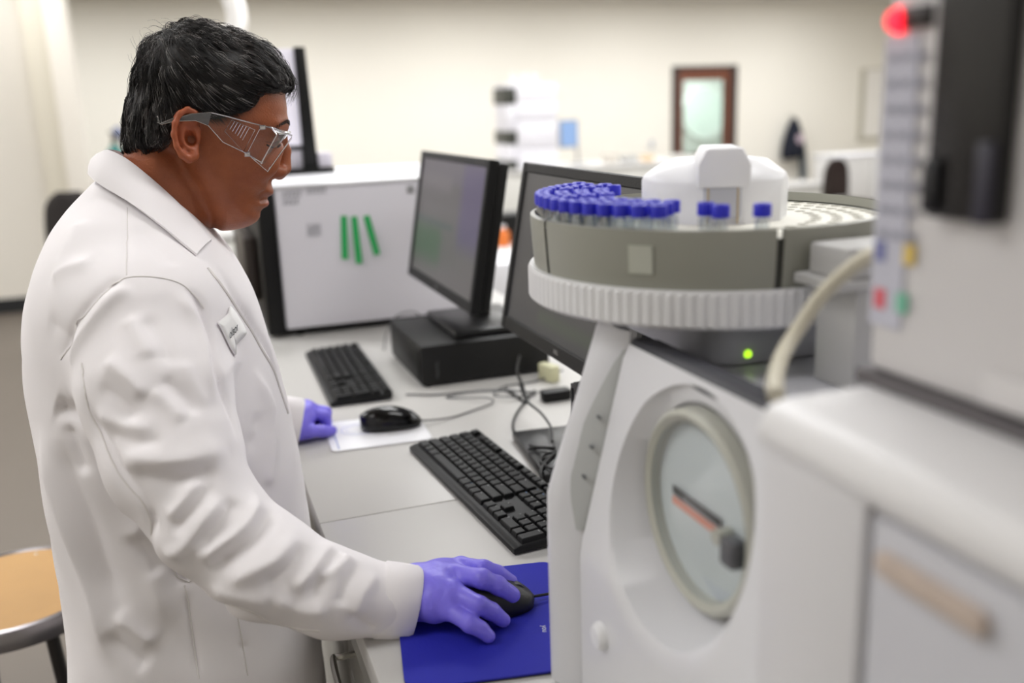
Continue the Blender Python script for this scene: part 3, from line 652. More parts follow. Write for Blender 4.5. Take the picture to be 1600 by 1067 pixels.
# tray with real wells
RN = [(.168,60),(.148,52),(.128,44),(.108,36)]
t = bmesh.new(); ZT = 1.3725; WR = .0063
edges = [.1762,.158,.138,.118,.098]
for ri, (r, n) in enumerate(RN):
    ro, rin = edges[ri], edges[ri+1]
    for k in range(n):
        a0, a1 = 2*PI*k/n, 2*PI*(k+1)/n; ac = (a0+a1)/2; c = (r*math.cos(ac), r*math.sin(ac)); N = 12; outer = []
        corners = [(ro,a0),(ro,ac),(ro,a1),((ro+rin)/2,a1),(rin,a1),(rin,ac),(rin,a0),((ro+rin)/2,a0)]
        pts = [(q*math.cos(w_),q*math.sin(w_)) for q, w_ in corners]
        oo = [t.verts.new((CX+p[0],CY+p[1],ZT)) for p in pts]; ii = []; dd = []
        for p in pts:
            d = math.atan2(p[1]-c[1], p[0]-c[0]); ii.append(t.verts.new((CX+c[0]+WR*math.cos(d),CY+c[1]+WR*math.sin(d),ZT))); dd.append(t.verts.new((CX+c[0]+WR*math.cos(d),CY+c[1]+WR*math.sin(d),ZT-.03)))
        for q in range(8):
            w_ = (q+1)%8; t.faces.new((oo[q],oo[w_],ii[w_],ii[q])); t.faces.new((ii[q],ii[w_],dd[w_],dd[q]))
        t.faces.new(dd)
me = bpy.data.meshes.new('well_tray'); t.to_mesh(me); t.free(); me.materials.append(mat('tray_cream',(226,224,214),.45)); tr = obj('well_tray', me, cu)
B().lathe([(.098,ZT),(.05,ZT)], (CX,CY,0), 60).build('tray_centre', MATS['tray_cream'], cu)
# hub and sampling arm
m_hub = mat('hub_white', (232,232,235), .35)
hb = B().lathe([(.074,ZT),(.074,1.411),(.0715,1.4165),(.052,1.4305),(.045,1.4320),(0,1.4320)], (CX+.012,CY+.005,0), 10, 'z', math.radians(10), math.radians(370)).build('hub', m_hub, cu)
hb2 = B()
Ma = Matrix.Translation((.497,.797,0)) @ Matrix.Rotation(math.radians(-25),4,'Z')
hb2.prism([(-.025,1.409),(.025,1.409),(.025,1.430),(.017,1.446),(-.017,1.446),(-.025,1.430)], 'y', -.027, .045, .003, 2, Ma); hb2.build('arm_head', m_hub, cu)
b = B(); b.box(-.018,.018,-.018,.03,1.378,1.4095,.002,1,Ma); b.build('arm_carriage', mat('carriage_grey',(196,197,204),.4), cu)
b = B(); b.cyl(Ma @ Vector((-.014,-.018,1.374)), Ma @ Vector((-.014,-.018,1.408)), .0009, seg=8).cyl(Ma @ Vector((.014,-.018,1.374)), Ma @ Vector((.014,-.018,1.408)), .0009, seg=8); b.build('arm_rod', mat('brass',(196,176,140),.4,metal=.6), cu)
# vials
m_cap = mat('blue_cap', (36,38,190), .4); m_vg = clear('vial_glass', (236,240,242), .22, .06)
v0 = thing('sample_vial', 'small glass sample vial with blue cap standing in the carousel', 'vial', (0,0,0), 0, 'blue-capped vials in the carousel')
B().lathe([(0,0),(.0058,0),(.0061,.002),(.0061,.022),(.0046,.025),(.0046,.029)], seg=14).build('glass', m_vg, v0, False)
B().lathe([(.0078,.0265),(.0078,.0365),(.0072,.0375),(.0038,.0375),(.0038,.0352),(0,.0352)], seg=14).build('cap', m_cap, v0, False)
first = True
for ri, (r, n) in enumerate(RN):
    for k in range(n):
        a = math.degrees(2*PI*(k+.5)/n)
        if ri == 3 and not (120 < a < 185): continue
        if not (113 < a < 226 or (ri == 0 and (240 < a < 246 or 253 < a < 259)) or (ri == 1 and 232 < a < 241)): continue
        if ri and a < 200 and (k*7+ri*3)%5 == 0: continue
        o = v0 if first else copy_tree(v0); first = False
        o.location = (CX+r*math.cos(math.radians(a)), CY+r*math.sin(math.radians(a)), ZT-.0065)
# ================================================================ big white unit, nearest the camera
nu = thing('oven_unit', 'large white instrument cabinet with tall tower nearest the camera', 'instrument', (.56,.25,BT))
m_nu = mat('near_white', (214,213,216), .4)
B().box(.328,.86,-.05,.458,BT+.01,1.290,.006).build('cabinet_body', m_nu, nu)
B().prism([(.320,BT+.01),(.320,1.286),(.329,1.286),(.329,BT+.01)], 'y', .368, .460, .003).build('front_pillar', m_nu, nu)
B().box(.322,.329,-.05,.364,BT+.03,1.278,.003).build('front_door', mat('door_grey_white',(196,196,202),.4), nu)
B().prism([(.318,1.284),(.316,1.296),(.322,1.310),(.335,1.313),(.86,1.313),(.86,1.284)], 'y', -.05, .462, .004).build('top_cover', mat('top_white',(226,225,226),.4), nu)
h0 = (0.3200,0.3556,1.2577); h1 = (0.3200,0.2838,1.2539)
B().prism(rrect(h1[1],h0[1],h0[2]-.0075,h0[2]+.0065,.006), 'x', .3165, .3225, .002).build('door_grip', mat('worn_beige',(196,180,168),.5,var=.15,vscale=60), nu)
B().box(.395,.86,-.05,.470,1.3135,1.322).build('tower_seam', mat('seam_dark',(96,92,94),.6), nu)
B().box(.40,.86,-.05,.466,1.322,1.70,.006).build('tower', mat('tower_white',(206,203,203),.4), nu)
B().box(.396,.401,-.05,.372,1.326,1.345,.002).build('tower_ledge', MATS['tower_white'], nu)
d0 = (0.3940,0.4177,1.4230); d1 = (0.3940,0.3682,1.4255)
B().box(.390,.401,d1[1],d0[1],d0[2],1.66,.003).build('display', mat('black_display',(26,24,25),.3), nu)
B().box(.386,.3905,d0[1]-.012,d0[1]-.001,d0[2]+.003,1.455,.002).build('display_button', mat('navy_black',(18,18,26),.3), nu)
B().box(.386,.3905,d1[1]+.001,d1[1]+.012,d0[2],1.465,.002).build('display_tab', mat('slate_blue',(46,44,58),.4), nu)
s0 = (0.3995,0.4344,1.5199); s1 = (0.3995,0.4694,1.3543)
B().box(.3985,.4005,s0[1]+.004,.465,1.352,1.522).build('label_sheet', mat('label_paper',(190,190,202),.6), nu)
b = B(); random.seed(4)
for i in range(8):
    z = 1.510-i*.0145
    for q in range(3):
        y = .460-q*.0105; b.box(.3981,.3987,y-.006-.002*random.random(),y,z-.0022,z+.0022)
o = b.build('label_print', mat('label_ink',(140,140,154),.6), nu); o['kind'] = 'stuff'
for (px_, c) in (((0.3980,0.4583,1.3978),(120,124,170)),((0.3980,0.4342,1.3987),(214,186,104)),((0.3980,0.4562,1.3688),(216,96,108)),((0.3980,0.4376,1.3691),(120,186,160))):
    B().box(.3978,.3988,px_[1]-.0045,px_[1]+.0045,px_[2]-.006,px_[2]+.006).build('label_sticker', mat('sticker_%d_%d'%c[:2],c,.5), nu)
l0 = (0.3960,0.4553,1.5305); l1 = (0.3960,0.4341,1.5313)
B().box(.396,.401,l1[1]-.004,l0[1]-.004,l1[2]-.006,l1[2]+.006,.001).build('lamp_window', mat('lamp_window',(38,30,32),.3), nu)
B().lathe([(0,-.006),(.005,-.005),(.0075,0),(.0075,.004)], (.398,l0[1],l0[2]), 20, 'x').build('red_lamp', mat('red_led',(255,30,50),.4,emit=((255,26,48),1.6)), nu)
# hose and its manifold
B().tube(spline([(0.3450,0.4828,1.3061),(0.3600,0.5058,1.3072),(0.4000,0.5547,1.3082),(0.4250,0.5688,1.3244),(0.4400,0.5607,1.3510),(0.4500,0.5368,1.3759),(0.4550,0.5176,1.3853)],8), .0058, 14).build('hose', mat('beige_tubing',(190,184,166),.45), nu)
c0 = (0.5150,0.6348,1.3499)
b = B().box(.495,.58,c0[1]-.03,c0[1]+.02,c0[2]-.004,c0[2]+.022,.003).box(.485,.58,c0[1]-.035,c0[1]+.026,c0[2]-.012,c0[2]-.004,.001).box(.505,.58,c0[1]-.03,c0[1]+.02,1.2515,c0[2]-.012,.002)
tag(b.build('valve_manifold', mat('manifold_grey',(178,177,176),.4)), 'small grey valve block beside the carousel behind the beige hose', 'valve block')
tag(B().prism(rrect(.345,.375,.262,.292,.004), 'z', 1.3132, 1.3145).build('yellow_sticker', mat('tan_sticker',(222,196,140),.6)), 'tan sticker on top of the big near cabinet', 'sticker')
# ================================================================ things in the background
def bg_bench(x0, x1, y0, y1, zt, lab, m=None):
    t = thing('lab_bench', lab, 'bench', ((x0+x1)/2,(y0+y1)/2,FZ))
    B().box(x0,x1,y0,y1,zt-.03,zt,.004).build('bench_top', m_white2, t)
    B().box(x0+.03,x1-.03,y0+.03,y1-.03,FZ,zt-.03).build('bench_body', mat('bench_body_white',(218,217,212),.4), t)
    n = max(1,int((x1-x0)/.6)); w_ = (x1-x0-.06)/n
    for i in range(n): B().box(x0+.03+i*w_+.006,x0+.03+(i+1)*w_-.006,y0+.015,y0+.03,FZ+.1,zt-.05,.003).build('bench_door', MATS['bench_body_white'], t)
bg_bench(-.05,1.1,4.6,5.3,.955,'white bench cabinet showing just beyond the chin')
bg_bench(1.0,2.6,3.5,4.2,.62,'low white bench behind the gap between the monitors')
tag(B().box(1.12,1.50,3.6,3.95,.6205,.865,.012).build('white_analyser_box', m_white), 'white box instrument seen in the gap between the two monitors', 'instrument')
bg_bench(1.3,3.0,5.0,5.7,.70,'white bench carrying orange and black clutter between the monitors')
def bottle(x, y, z, r, h, lab, m, mc):
    t = thing('reagent_bottle', lab, 'bottle', (x,y,z))
    B().lathe([(0,0),(r,0),(r,h*.68),(r*.45,h*.84),(r*.42,h*.9)], (x,y,z+.0005), 20).build('bottle_body', m, t); B().lathe([(r*.5,h*.88),(r*.5,h),(0,h)], (x,y,z+.0005), 16).build('bottle_cap', mc, t)
m_or = mat('orange_plastic', (222,120,50), .5)
bottle(1.742,5.12,.70,.045,.12,'orange bottle between the two monitors',m_or,m_white); bottle(1.70,5.35,.70,.05,.20,'brown bottle behind the orange bottle',mat('amber',(140,84,50),.3),m_black)
tag(B().box(1.66,1.86,5.3,5.31+.2,.7005,.83,.01).build('black_case',m_black) if False else B().box(1.77,1.95,5.2,5.4,.7005,.87,.01).build('black_case', m_black), 'black box beside the orange bottle', 'box')
bg_bench(2.9,5.6,8.9,9.7,.86,'long white bench by the far wall carrying the tall instrument stack')
rk = thing('instrument_stack', 'tall stack of white instrument modules on the far bench', 'instrument', (3.45,9.2,.86))
for i, (z0, z1) in enumerate(((.861,1.06),(1.065,1.33),(1.335,1.52),(1.525,1.69))):
    mo = B().box(3.27,3.70,9.0,9.5,z0,z1,.01).build('module', mat('module_white',(238,237,244),.4), rk)
for z0, z1 in ((.862,.95),(1.11,1.24),(1.50,1.66)): B().box(3.17,3.27,9.02,9.45,z0,z1,.01).build('module_window', mat('module_dark',(62,64,58),.4), rk)
for z0, z1 in ((.95,1.11),(1.24,1.50),(1.66,1.70)): B().box(3.18,3.27,9.03,9.45,z0,z1,.006).build('module_side', MATS['module_white'], rk)
b = B()
for x in (3.35,3.44,3.52): b.cyl((x,9.25,1.6905),(x,9.25,1.76),.03,seg=14).cyl((x,9.25,1.76),(x,9.25,1.80),.014,seg=12)
for i, x in enumerate((3.33,3.45,3.56)):
    bottle(x,9.25,1.6905,.035,.12,('clear','pale','frosted')[i]+' solvent bottle on top of the tall instrument stack',mat('pale_bottle',(226,228,222),.3),m_white)
b.bm.free()
bm_ = thing('small_monitor', 'small monitor with blue screen beside the tall instrument stack', 'monitor', (3.87,9.15,.86))
B().box(3.755,3.97,9.1,9.14,1.045,1.33,.008).build('bezel', m_grey, bm_); B().box(3.772,3.952,9.095,9.1005,1.062,1.313).build('screen', mat('blue_screen',(120,146,184),.4,emit=((118,146,186),.45)), bm_)
B().tube([(3.96,9.15,1.09),(4.0,9.2,.98),(4.0,9.2,.861)],.014).build('stand', m_grey, bm_); B().lathe([(0,.02),(.09,.015),(.1,0)],(4.0,9.2,.8605),20).build('stand_base', m_grey, bm_)
for i, (x, w_, h_, c) in enumerate(((4.3,.12,.10,(206,200,190)),(4.5,.16,.07,(180,180,178)),(4.75,.10,.06,(220,190,150)),(5.05,.2,.05,(214,212,206)))):
    tag(B().box(x,x+w_,9.1,9.1+.15,.8605,.8605+h_,.008).build('bench_box', mat('bench_item_%d'%i,c,.5)), ('pale box','grey box','tan box','flat white box')[i]+' on the far bench, right of the small blue monitor', 'box')
oc = thing('wall_outlet', 'white outlet plate on the cream wall left of the door', 'outlet', (6.56,YW,.88))
B().box(6.51,6.61,YW-.012,YW-.0005,.81,.95,.003).build('plate', mat('outlet_white',(228,229,230),.4), oc); B().box(6.54,6.58,YW-.014,YW-.011,.83,.87).build('socket', m_grey, oc); B().box(6.54,6.58,YW-.014,YW-.011,.89,.93).build('socket', m_grey, oc)
# jacket on a wall hook
jk = thing('hanging_jacket', 'dark navy jacket hanging from a hook on the cream wall', 'jacket', (8.9,YW,.57))
V = []; Fs = []; rows = [(1.17,.03,.03),(1.10,.08,.06),(.98,.13,.09),(.85,.17,.11),(.72,.20,.12),(.60,.205,.12),(.575,.19,.10)]; seg = 20
for z, a_, d_ in rows:
    for k in range(seg):
        an_ = 2*PI*k/seg; V.append((8.895+.03*(1.17-z)+a_*math.cos(an_), YW-.135+d_*math.sin(an_)*(1+.12*math.sin(5*an_)), z+(.03*math.cos(an_) if z < .65 else 0)))
for i in range(len(rows)-1):
    for k in range(seg): Fs.append((i*seg+k, i*seg+(k+1)%seg, (i+1)*seg+(k+1)%seg, (i+1)*seg+k))
Fs.append(tuple(range(seg))[::-1]); Fs.append(tuple((len(rows)-1)*seg+k for k in range(seg)))
obj('jacket_body', mesh_np('jacket_body', V, Fs, mat('navy_cloth',(24,28,42),.85)), jk)
B().tube(spline([(9.05,YW-.12,.75),(9.10,YW-.12,.5),(9.12,YW-.12,.25),(9.08,YW-.12,.12)],5),[.06]*5+[.055]*5+[.045]*5+[.04],12).build('sleeve', mat('grey_blue_cloth',(74,84,92),.85), jk)
B().lathe([(0,-.006),(.07,-.004),(.07,0)], (8.93,YW-.262,.86), 20, 'y').build('jacket_badge', mat('badge_pink',(196,178,190),.7), jk)
tag(B().tube([(8.9,YW-.001,1.20),(8.9,YW-.06,1.19),(8.9,YW-.07,1.22)],.008,8).build('wall_hook', m_steel), 'small wall hook above the navy jacket', 'hook')
# notice and white cabinet near the right edge
nb = thing('wall_notice', 'pale framed notice on the cream wall right of the jacket', 'notice', (10.4,YW,1.3))
B().box(10.18,10.68,YW-.02,YW-.001,.74,1.86).build('notice_frame', mat('notice_frame',(196,192,178),.5), nb); B().box(10.28,10.66,YW-.024,YW-.019,.82,1.84).build('notice_sheet', mat('notice_white',(244,241,236),.5), nb)
wc = thing('storage_cabinet', 'low white cabinet by the far wall at the right edge', 'cabinet', (8.4,10.2,FZ))
B().box(7.95,8.95,10.0,10.5,FZ,.70,.005).build('body', m_white2, wc); B().box(7.93,8.97,9.98,10.52,.70,.735,.005).build('top', m_white, wc)
for x in (7.97,8.46): B().box(x,x+.47,9.985,10.0,FZ+.05,.68,.004).build('door', m_white2, wc)
bg_bench(6.4,7.35,9.4,9.9,.47,'low white table just left of the dark round-backed chair')
def chair(x, y, z0, rz, lab, m):
    t = thing('office_chair', lab, 'chair', (x,y,FZ), rz)
    V = []; Fs = []; n = 10; mm = 10
    for s in (0,1):
        for i in range(n+1):
            for j in range(mm+1):
                u, v = 2*i/n-1, j/mm; wdt = .20*(1-.30*v**3)*(1 if v < .75 else math.sqrt(max(0,1-((v-.75)/.25)**2*.75))); V.append((u*wdt, .05*u*u*-1+(.035 if s else 0)-.02, z0+.44*v))
    q = (n+1)*(mm+1)
    for i in range(n):
        for j in range(mm):
            a = i*(mm+1)+j; Fs.append((a,a+1,a+mm+2,a+mm+1)); Fs.append((q+a,q+a+mm+1,q+a+mm+2,q+a+1))
    rim_ = [i*(mm+1) for i in range(n+1)]+[n*(mm+1)+j for j in range(1,mm+1)]+[i*(mm+1)+mm for i in range(n-1,-1,-1)]+[j for j in range(mm-1,0,-1)]
    for i in range(len(rim_)): a, b_ = rim_[i], rim_[(i+1)%len(rim_)]; Fs.append((a,b_,q+b_,q+a))
    obj('backrest', mesh_np('backrest', V, Fs, m), t, False)
    zs_ = z0-.16-FZ
    B().box(-.22,.22,-.47,-.03,z0-FZ-.18+FZ*0,z0-FZ-.11,.03,3).build('seat', m, t, False)
    B().tube([(0,.0,z0+.1-FZ*0),(0,.03,z0-FZ-.1),(0,-.1,z0-FZ-.16)],.018).build('back_bar', m_black, t, False)
    B().cyl((0,-.25,.08),(0,-.25,z0-FZ-.16),.025).build('gas_lift', m_black, t, False)
    for k in range(5):
        a = 2*PI*k/5; B().tube([(0,-.25,.09),(.26*math.cos(a),-.25+.26*math.sin(a),.055)],[.02,.014]).ball((.26*math.cos(a),-.25+.26*math.sin(a),.027),.027,12,8).build('star_leg', m_black, t, False)
    return t
m_ch = mat('black_mesh_back', (34,29,28), .8)
for o in chair(-.67,6.5,.62-FZ,math.radians(150),'black office chair behind the man at the left edge',m_ch), chair(7.08,9.0,.34-FZ,math.radians(10),'dark brown round-backed chair near the white cabinet',mat('dark_brown_fabric',(48,36,32),.8)): pass
# gas cylinder behind the partition
gc = thing('gas_cylinder', 'teal gas cylinder with brass valve behind the white collar', 'gas cylinder', (-.52,10.1,FZ))
B().lathe([(0,0),(.12,0),(.12,1.17),(.10,1.25),(.06,1.31),(.035,1.33),(.035,1.36),(0,1.36)], (-.52,10.1,FZ), 28).build('cylinder', mat('teal_paint',(36,132,128),.4), gc)
B().cyl((-.52,10.1,1.26),(-.52,10.1,1.36),.022).cyl((-.52,10.1,1.36),(-.52,10.1,1.375),.045,seg=12).build('valve', mat('dull_brass',(110,98,76),.4,metal=.6), gc)
B().tube([(-.52,10.06,1.32),(-.45,9.98,1.32)],.02).build('regulator', MATS['dull_brass'], gc)
for q,(x,z,lab_,cc) in enumerate(((-.47,1.37,'round',(150,160,196)),(-.415,1.33,'lower',(170,176,204)))):
    B().lathe([(0,-.02),(.045,-.02),(.05,-.01),(.05,.015),(0,.015)], (x,9.97,z), 18, 'y').build('gauge', mat('gauge_%d'%q,cc,.4), gc)
# flexible extraction arm hanging from the ceiling
fa = thing('extraction_arm', 'white flexible extraction hose hanging from the ceiling behind the head', 'extraction arm', (.40,6.0,CZ))
pp = spline([(.36,6.0,CZ),(.38,6.0,2.45),(.40,6.0,2.25),(.438,6.0,2.12),(.445,6.0,2.02),(.41,6.0,1.95),(.34,6.0,1.93)],12)
rr_ = [.056+.004*(i%2) for i in range(len(pp))]
B().tube(pp, rr_, 18).build('hose', mat('white_hose',(240,238,236),.4), fa)
B().lathe([(.055,0),(.06,-.02),(.12,-.06),(.125,-.07),(.05,-.01)], (.30,6.0,1.90), 24).build('hood', MATS['white_hose'], fa)

# ================================================================ the man
YC = 1.33
pe = thing('person', 'man in white lab coat, purple gloves and clear safety glasses leaning over the mouse', 'person', (-.05,YC,FZ))
def strokes(V, N, L, base=None):
    # press creases and raise folds: (points, height, width[, one-sided])
    D = np.zeros(len(V)) if base is None else base
    for st_ in L:
        pts, amp, wd = st_[:3]; P = np.array(spline(pts, 5)); n = len(P)
        lo, hi = P.min(0)-4*wd, P.max(0)+4*wd; sel = np.where(((V > lo) & (V < hi)).all(1))[0]
        if not len(sel): continue
        Q = V[sel]; best = np.full(len(sel), 1e9); tt = np.zeros(len(sel))
        for i in range(n-1):
            a, e = P[i], P[i+1]-P[i]; t = np.clip(((Q-a)@e)/max(e@e, 1e-12), 0, 1); d = ((Q-a-t[:,None]*e)**2).sum(1); k = d < best; best[k] = d[k]; tt[k] = (i+t[k])/(n-1)
        env = np.minimum(1, np.minimum(tt, 1-tt)/.22); env = env*env*(3-2*env); env = np.maximum(env, .0)
        D[sel] += amp*env*np.exp(-(best/(wd*wd))**.75)
    return D
# ---- head and neck
HEAD = [(-0.0039,1.4404),(0.0076,1.4007),(0.0189,1.3720),(0.0385,1.3474),(0.0500,1.3388),(0.0643,1.3390),(0.0788,1.3406),(0.0893,1.3437),(0.0992,1.3491),(0.1041,1.3558),(0.1038,1.3615),(0.1076,1.3656),(0.1156,1.3686),(0.1181,1.3723),(0.1159,1.3768),(0.1098,1.3794),(0.1176,1.3811),(0.1243,1.3842),(0.1252,1.3885),(0.1228,1.3955),(0.1222,1.4025),(0.1249,1.4127),(0.1316,1.4295),(0.1389,1.4446),(0.1426,1.4572),(0.1480,1.4688),(0.1515,1.4797),(0.1523,1.4982),(0.1514,1.5166),(0.1477,1.5399),(0.1361,1.5590),(0.1130,1.5763),(0.0819,1.5886),(0.0490,1.5937),(0.0185,1.5869),(-0.0059,1.5699),(-0.0226,1.5459),(-0.0346,1.5169),(-0.0427,1.4885),(-0.0453,1.4668),(-0.0401,1.4463)]
NECK = [(0.0197,1.3116),(0.0437,1.3574),(0.0441,1.4002),(-0.0065,1.4855),(-0.0378,1.5027),(-0.0515,1.4671),(-0.0606,1.4432),(-0.0721,1.4194),(-0.0863,1.3749),(-0.0998,1.3003),(-0.0300,1.2503)]
ax, (X, Y, Z) = grid((-.10,1.215,1.27), (.185,1.445,1.625), .0023)
YA = np.abs(Y-YC)
Wh = lambda x, z: np.interp(z, [1.33,1.355,1.40,1.44,1.48,1.53,1.62], [.054,.058,.066,.0705,.0735,.0765,.072])
hd = inflate(HEAD, ax, YA, Wh, .070, 2)
nk = inflate(NECK, ax, YA, lambda x, z: np.interp(z, [1.25,1.33,1.40,1.46], [.085,.060,.055,.056]), .055, 3)
F0 = smin(hd, nk, .010)
def pp_(p, y): return (p[0], y, p[1])
nz = [(0.1446,1.4605),(0.1455,1.4417),(0.1413,1.4187),(0.1301,1.4141),(0.1272,1.4194),(0.1341,1.4105)]
nose = smin(cone(X,YA,Z,pp_(nz[0],0),pp_(nz[1],0),.005,.0065), cone(X,YA,Z,pp_(nz[1],0),pp_(nz[2],0),.0068,.0102), .006)
nose = smin(nose, ell(X,YA,Z,pp_(nz[3],.0135),(.0125,.0075,.0085)), .008)
nose = smin(nose, cone(X,YA,Z,pp_(nz[5],0),pp_(nz[3],0),.008,.008), .006)
F0 = smin(F0, nose, .009)
ey = [(0.1273,1.4476),(0.1476,1.4748),(0.1067,1.4265),(0.1098,1.3798)]
F0 = smax(F0, -ell(X,YA,Z,(ey[0][0]+.017,.034,ey[0][1]-.002),(.016,.020,.013)), .012)   # eye hollow
F0 = smin(F0, ell(X,YA,Z,(ey[0][0]-.001,.0315,ey[0][1]),(.0135,.0155,.0125)), .004)         # lids over the eyeball
F0 = smin(F0, cone(X,YA,Z,(ey[1][0]-.004,.012,ey[1][1]),(ey[1][0]-.018,.045,ey[1][1]+.001),.006,.005), .012) # brow
F0 = smin(F0, ell(X,YA,Z,(ey[2][0],.046,ey[2][1]),(.024,.016,.018)), .02)                   # cheekbone
# ears
EA = [(0.0346,1.4874),(0.0317,1.4953),(0.0238,1.4994),(0.0143,1.4951),(0.0074,1.4838),(0.0043,1.4700),(0.0061,1.4559),(0.0110,1.4455),(0.0187,1.4400),(0.0252,1.4433),(0.0270,1.4526)]
AH = [(0.0275,1.4846),(0.0192,1.4849),(0.0144,1.4758),(0.0137,1.4634),(0.0172,1.4538),(0.0230,1.4512)]
TG = [(0.0322,1.4727),(0.0297,1.4635)]
yo = lambda i, n: .0765+.0125*math.sin(PI*min(1,(i+.6)/n))
ear = chain(X,YA,Z,[pp_(p,yo(i,len(EA))) for i, p in enumerate(EA)], [.0034]*7+[.0044,.0052,.0055,.004], .003)
ear = smin(ear, chain(X,YA,Z,[pp_(p,.0815) for p in AH], [.0036]*6, .003), .004)
cE = [(0.0185,1.4717),(0.0222,1.4646)]
shell = ell(X,YA,Z,(cE[0][0],.0765,cE[0][1]),(.0165,.0075,.030))
ear = smin(ear, smax(shell, -ell(X,YA,Z,(cE[1][0],.0855,cE[1][1]),(.0085,.009,.0115)), .003), .004)
ear = smin(ear, cone(X,YA,Z,pp_(TG[0],.078),pp_(TG[1],.0785),.0045,.0045), .003)
F0 = smin(F0, ear, .004)
F0 = smax(F0, -ell(X,YA,Z,(cE[1][0]+.001,.082,cE[1][1]-.001),(.0065,.012,.008)), .003)
Vh, Qh = nets(F0, ax, 3); Nh = vnormals(Vh, Qh)
ST = []
for sg in (-1, 1):
    def s3(pts, y): return [(p[0], YC+sg*yy, p[1]) for p, yy in zip(pts, y)]
    q = [(0.1239,1.4110),(0.1124,1.3979),(0.1042,1.3828),(0.1003,1.3692)]; ST.append((s3(q,(.021,.031,.037,.037)),-.0016,.003))      # smile crease
    q = [(0.1216,1.3782),(0.1106,1.3789),(0.1010,1.3769)]; ST.append((s3(q,(.004,.02,.0275)),-.0022,.0022))                   # mouth line
    q = [(0.1335,1.4499),(0.1239,1.4478),(0.1141,1.4508)]; ST.append((s3(q,(.020,.034,.046)),-.0022,.0016))                   # eye slit
    q = [(0.1317,1.4398),(0.1211,1.4360),(0.1123,1.4407)]; ST.append((s3(q,(.020,.036,.048)),-.0012,.0025))                   # bag under the eye
    q = [(-0.0099,1.4366),(-0.0002,1.4028),(0.0146,1.3697),(0.0239,1.3502)]; ST.append((s3(q,(.060,.060,.056,.05)),-.003,.006))       # jaw to neck
    q = [(0.0697,1.3513),(0.0686,1.3644),(0.0713,1.3745)]; ST.append((s3(q,(.034,.043,.048)),-.0010,.004))                    # chin edge
for k, yy in enumerate((176,166,157)):
    q = [(0.1483,1.4916),(0.1482,1.5000),(0.1472,1.5075)][k]; ST.append(([(q[0]-.016,YC-.042,q[1]+.001),(q[0]-.002,YC-.02,q[1]),(q[0]+.002,YC,q[1]),(q[0]-.002,YC+.02,q[1]),(q[0]-.016,YC+.042,q[1])],-.0006,.0016))
Vh = Vh+Nh*strokes(Vh, Nh, ST)[:,None]
def skin():
    m = mat('skin', (148,82,50), .42, sss=.10, bump=.25, bscale=420); nt = m.node_tree; b = nt.nodes['Principled BSDF']; tc = nt.nodes.new('ShaderNodeTexCoord')
    n = nt.nodes.new('ShaderNodeTexNoise'); n.inputs['Scale'].default_value = 38; n.inputs['Detail'].default_value = 6; n.inputs['Roughness'].default_value = .65; nt.links.new(tc.outputs['Object'], n.inputs[0])
    mx = nt.nodes.new('ShaderNodeMix'); mx.data_type = 'RGBA'; mx.inputs[6].default_value = s2l((128,66,38))+(1,); mx.inputs[7].default_value = s2l((170,98,62))+(1,); nt.links.new(n.outputs['Fac'], mx.inputs[0]); col = mx.outputs[2]
    sp = nt.nodes.new('ShaderNodeTexVoronoi'); sp.inputs['Scale'].default_value = 110; nt.links.new(tc.outputs['Object'], sp.inputs['Vector'])
    mr = nt.nodes.new('ShaderNodeMapRange'); nt.links.new(sp.outputs['Distance'], mr.inputs[0]); mr.inputs[1].default_value = .05; mr.inputs[2].default_value = .12; mr.inputs[3].default_value = .35; mr.inputs[4].default_value = 0
    m2 = nt.nodes.new('ShaderNodeMix'); m2.data_type = 'RGBA'; nt.links.new(mr.outputs[0], m2.inputs[0]); nt.links.new(col, m2.inputs[6]); m2.inputs[7].default_value = s2l((96,48,28))+(1,); col = m2.outputs[2]
    def spot(c, r, rgb, amt, edge=.5):
        nonlocal col
        mp_ = nt.nodes.new('ShaderNodeMapping'); mp_.inputs['Location'].default_value = tuple(-c[i]/r[i] for i in range(3)); mp_.inputs['Scale'].default_value = tuple(1/v for v in r); nt.links.new(tc.outputs['Object'], mp_.inputs[0])
        ln = nt.nodes.new('ShaderNodeVectorMath'); ln.operation = 'LENGTH'; nt.links.new(mp_.outputs[0], ln.inputs[0])
        q = nt.nodes.new('ShaderNodeMapRange'); q.interpolation_type = 'SMOOTHSTEP'; nt.links.new(ln.outputs['Value'], q.inputs[0]); q.inputs[1].default_value = edge; q.inputs[2].default_value = 1; q.inputs[3].default_value = amt; q.inputs[4].default_value = 0
        mm = nt.nodes.new('ShaderNodeMix'); mm.data_type = 'RGBA'; nt.links.new(q.outputs[0], mm.inputs[0]); nt.links.new(col, mm.inputs[6]); mm.inputs[7].default_value = s2l(rgb)+(1,); col = mm.outputs[2]
    l = [(0.1204,1.3835),(0.1143,1.3735)]
    spot((l[0][0],YC,l[0][1]),(.014,.027,.0055),(150,86,74),.7); spot((l[1][0],YC,l[1][1]),(.013,.024,.0062),(176,104,94),.8)
    for sg in (-1,1): e = [(0.0171,1.4733)][0]; spot((e[0],YC+sg*.083,e[1]),(.03,.02,.05),(170,86,54),.6)
    mo = [(0.1000,1.4514)][0]; spot((mo[0],1.278,mo[1]),(.0016,.012,.0016),(60,36,30),.9)
    nt.links.new(col, b.inputs['Base Color']); return m
body = obj('body', mesh_np('body', Vh, Qh, skin()), pe)
tag(body, 'brown-skinned face and neck, head bowed')
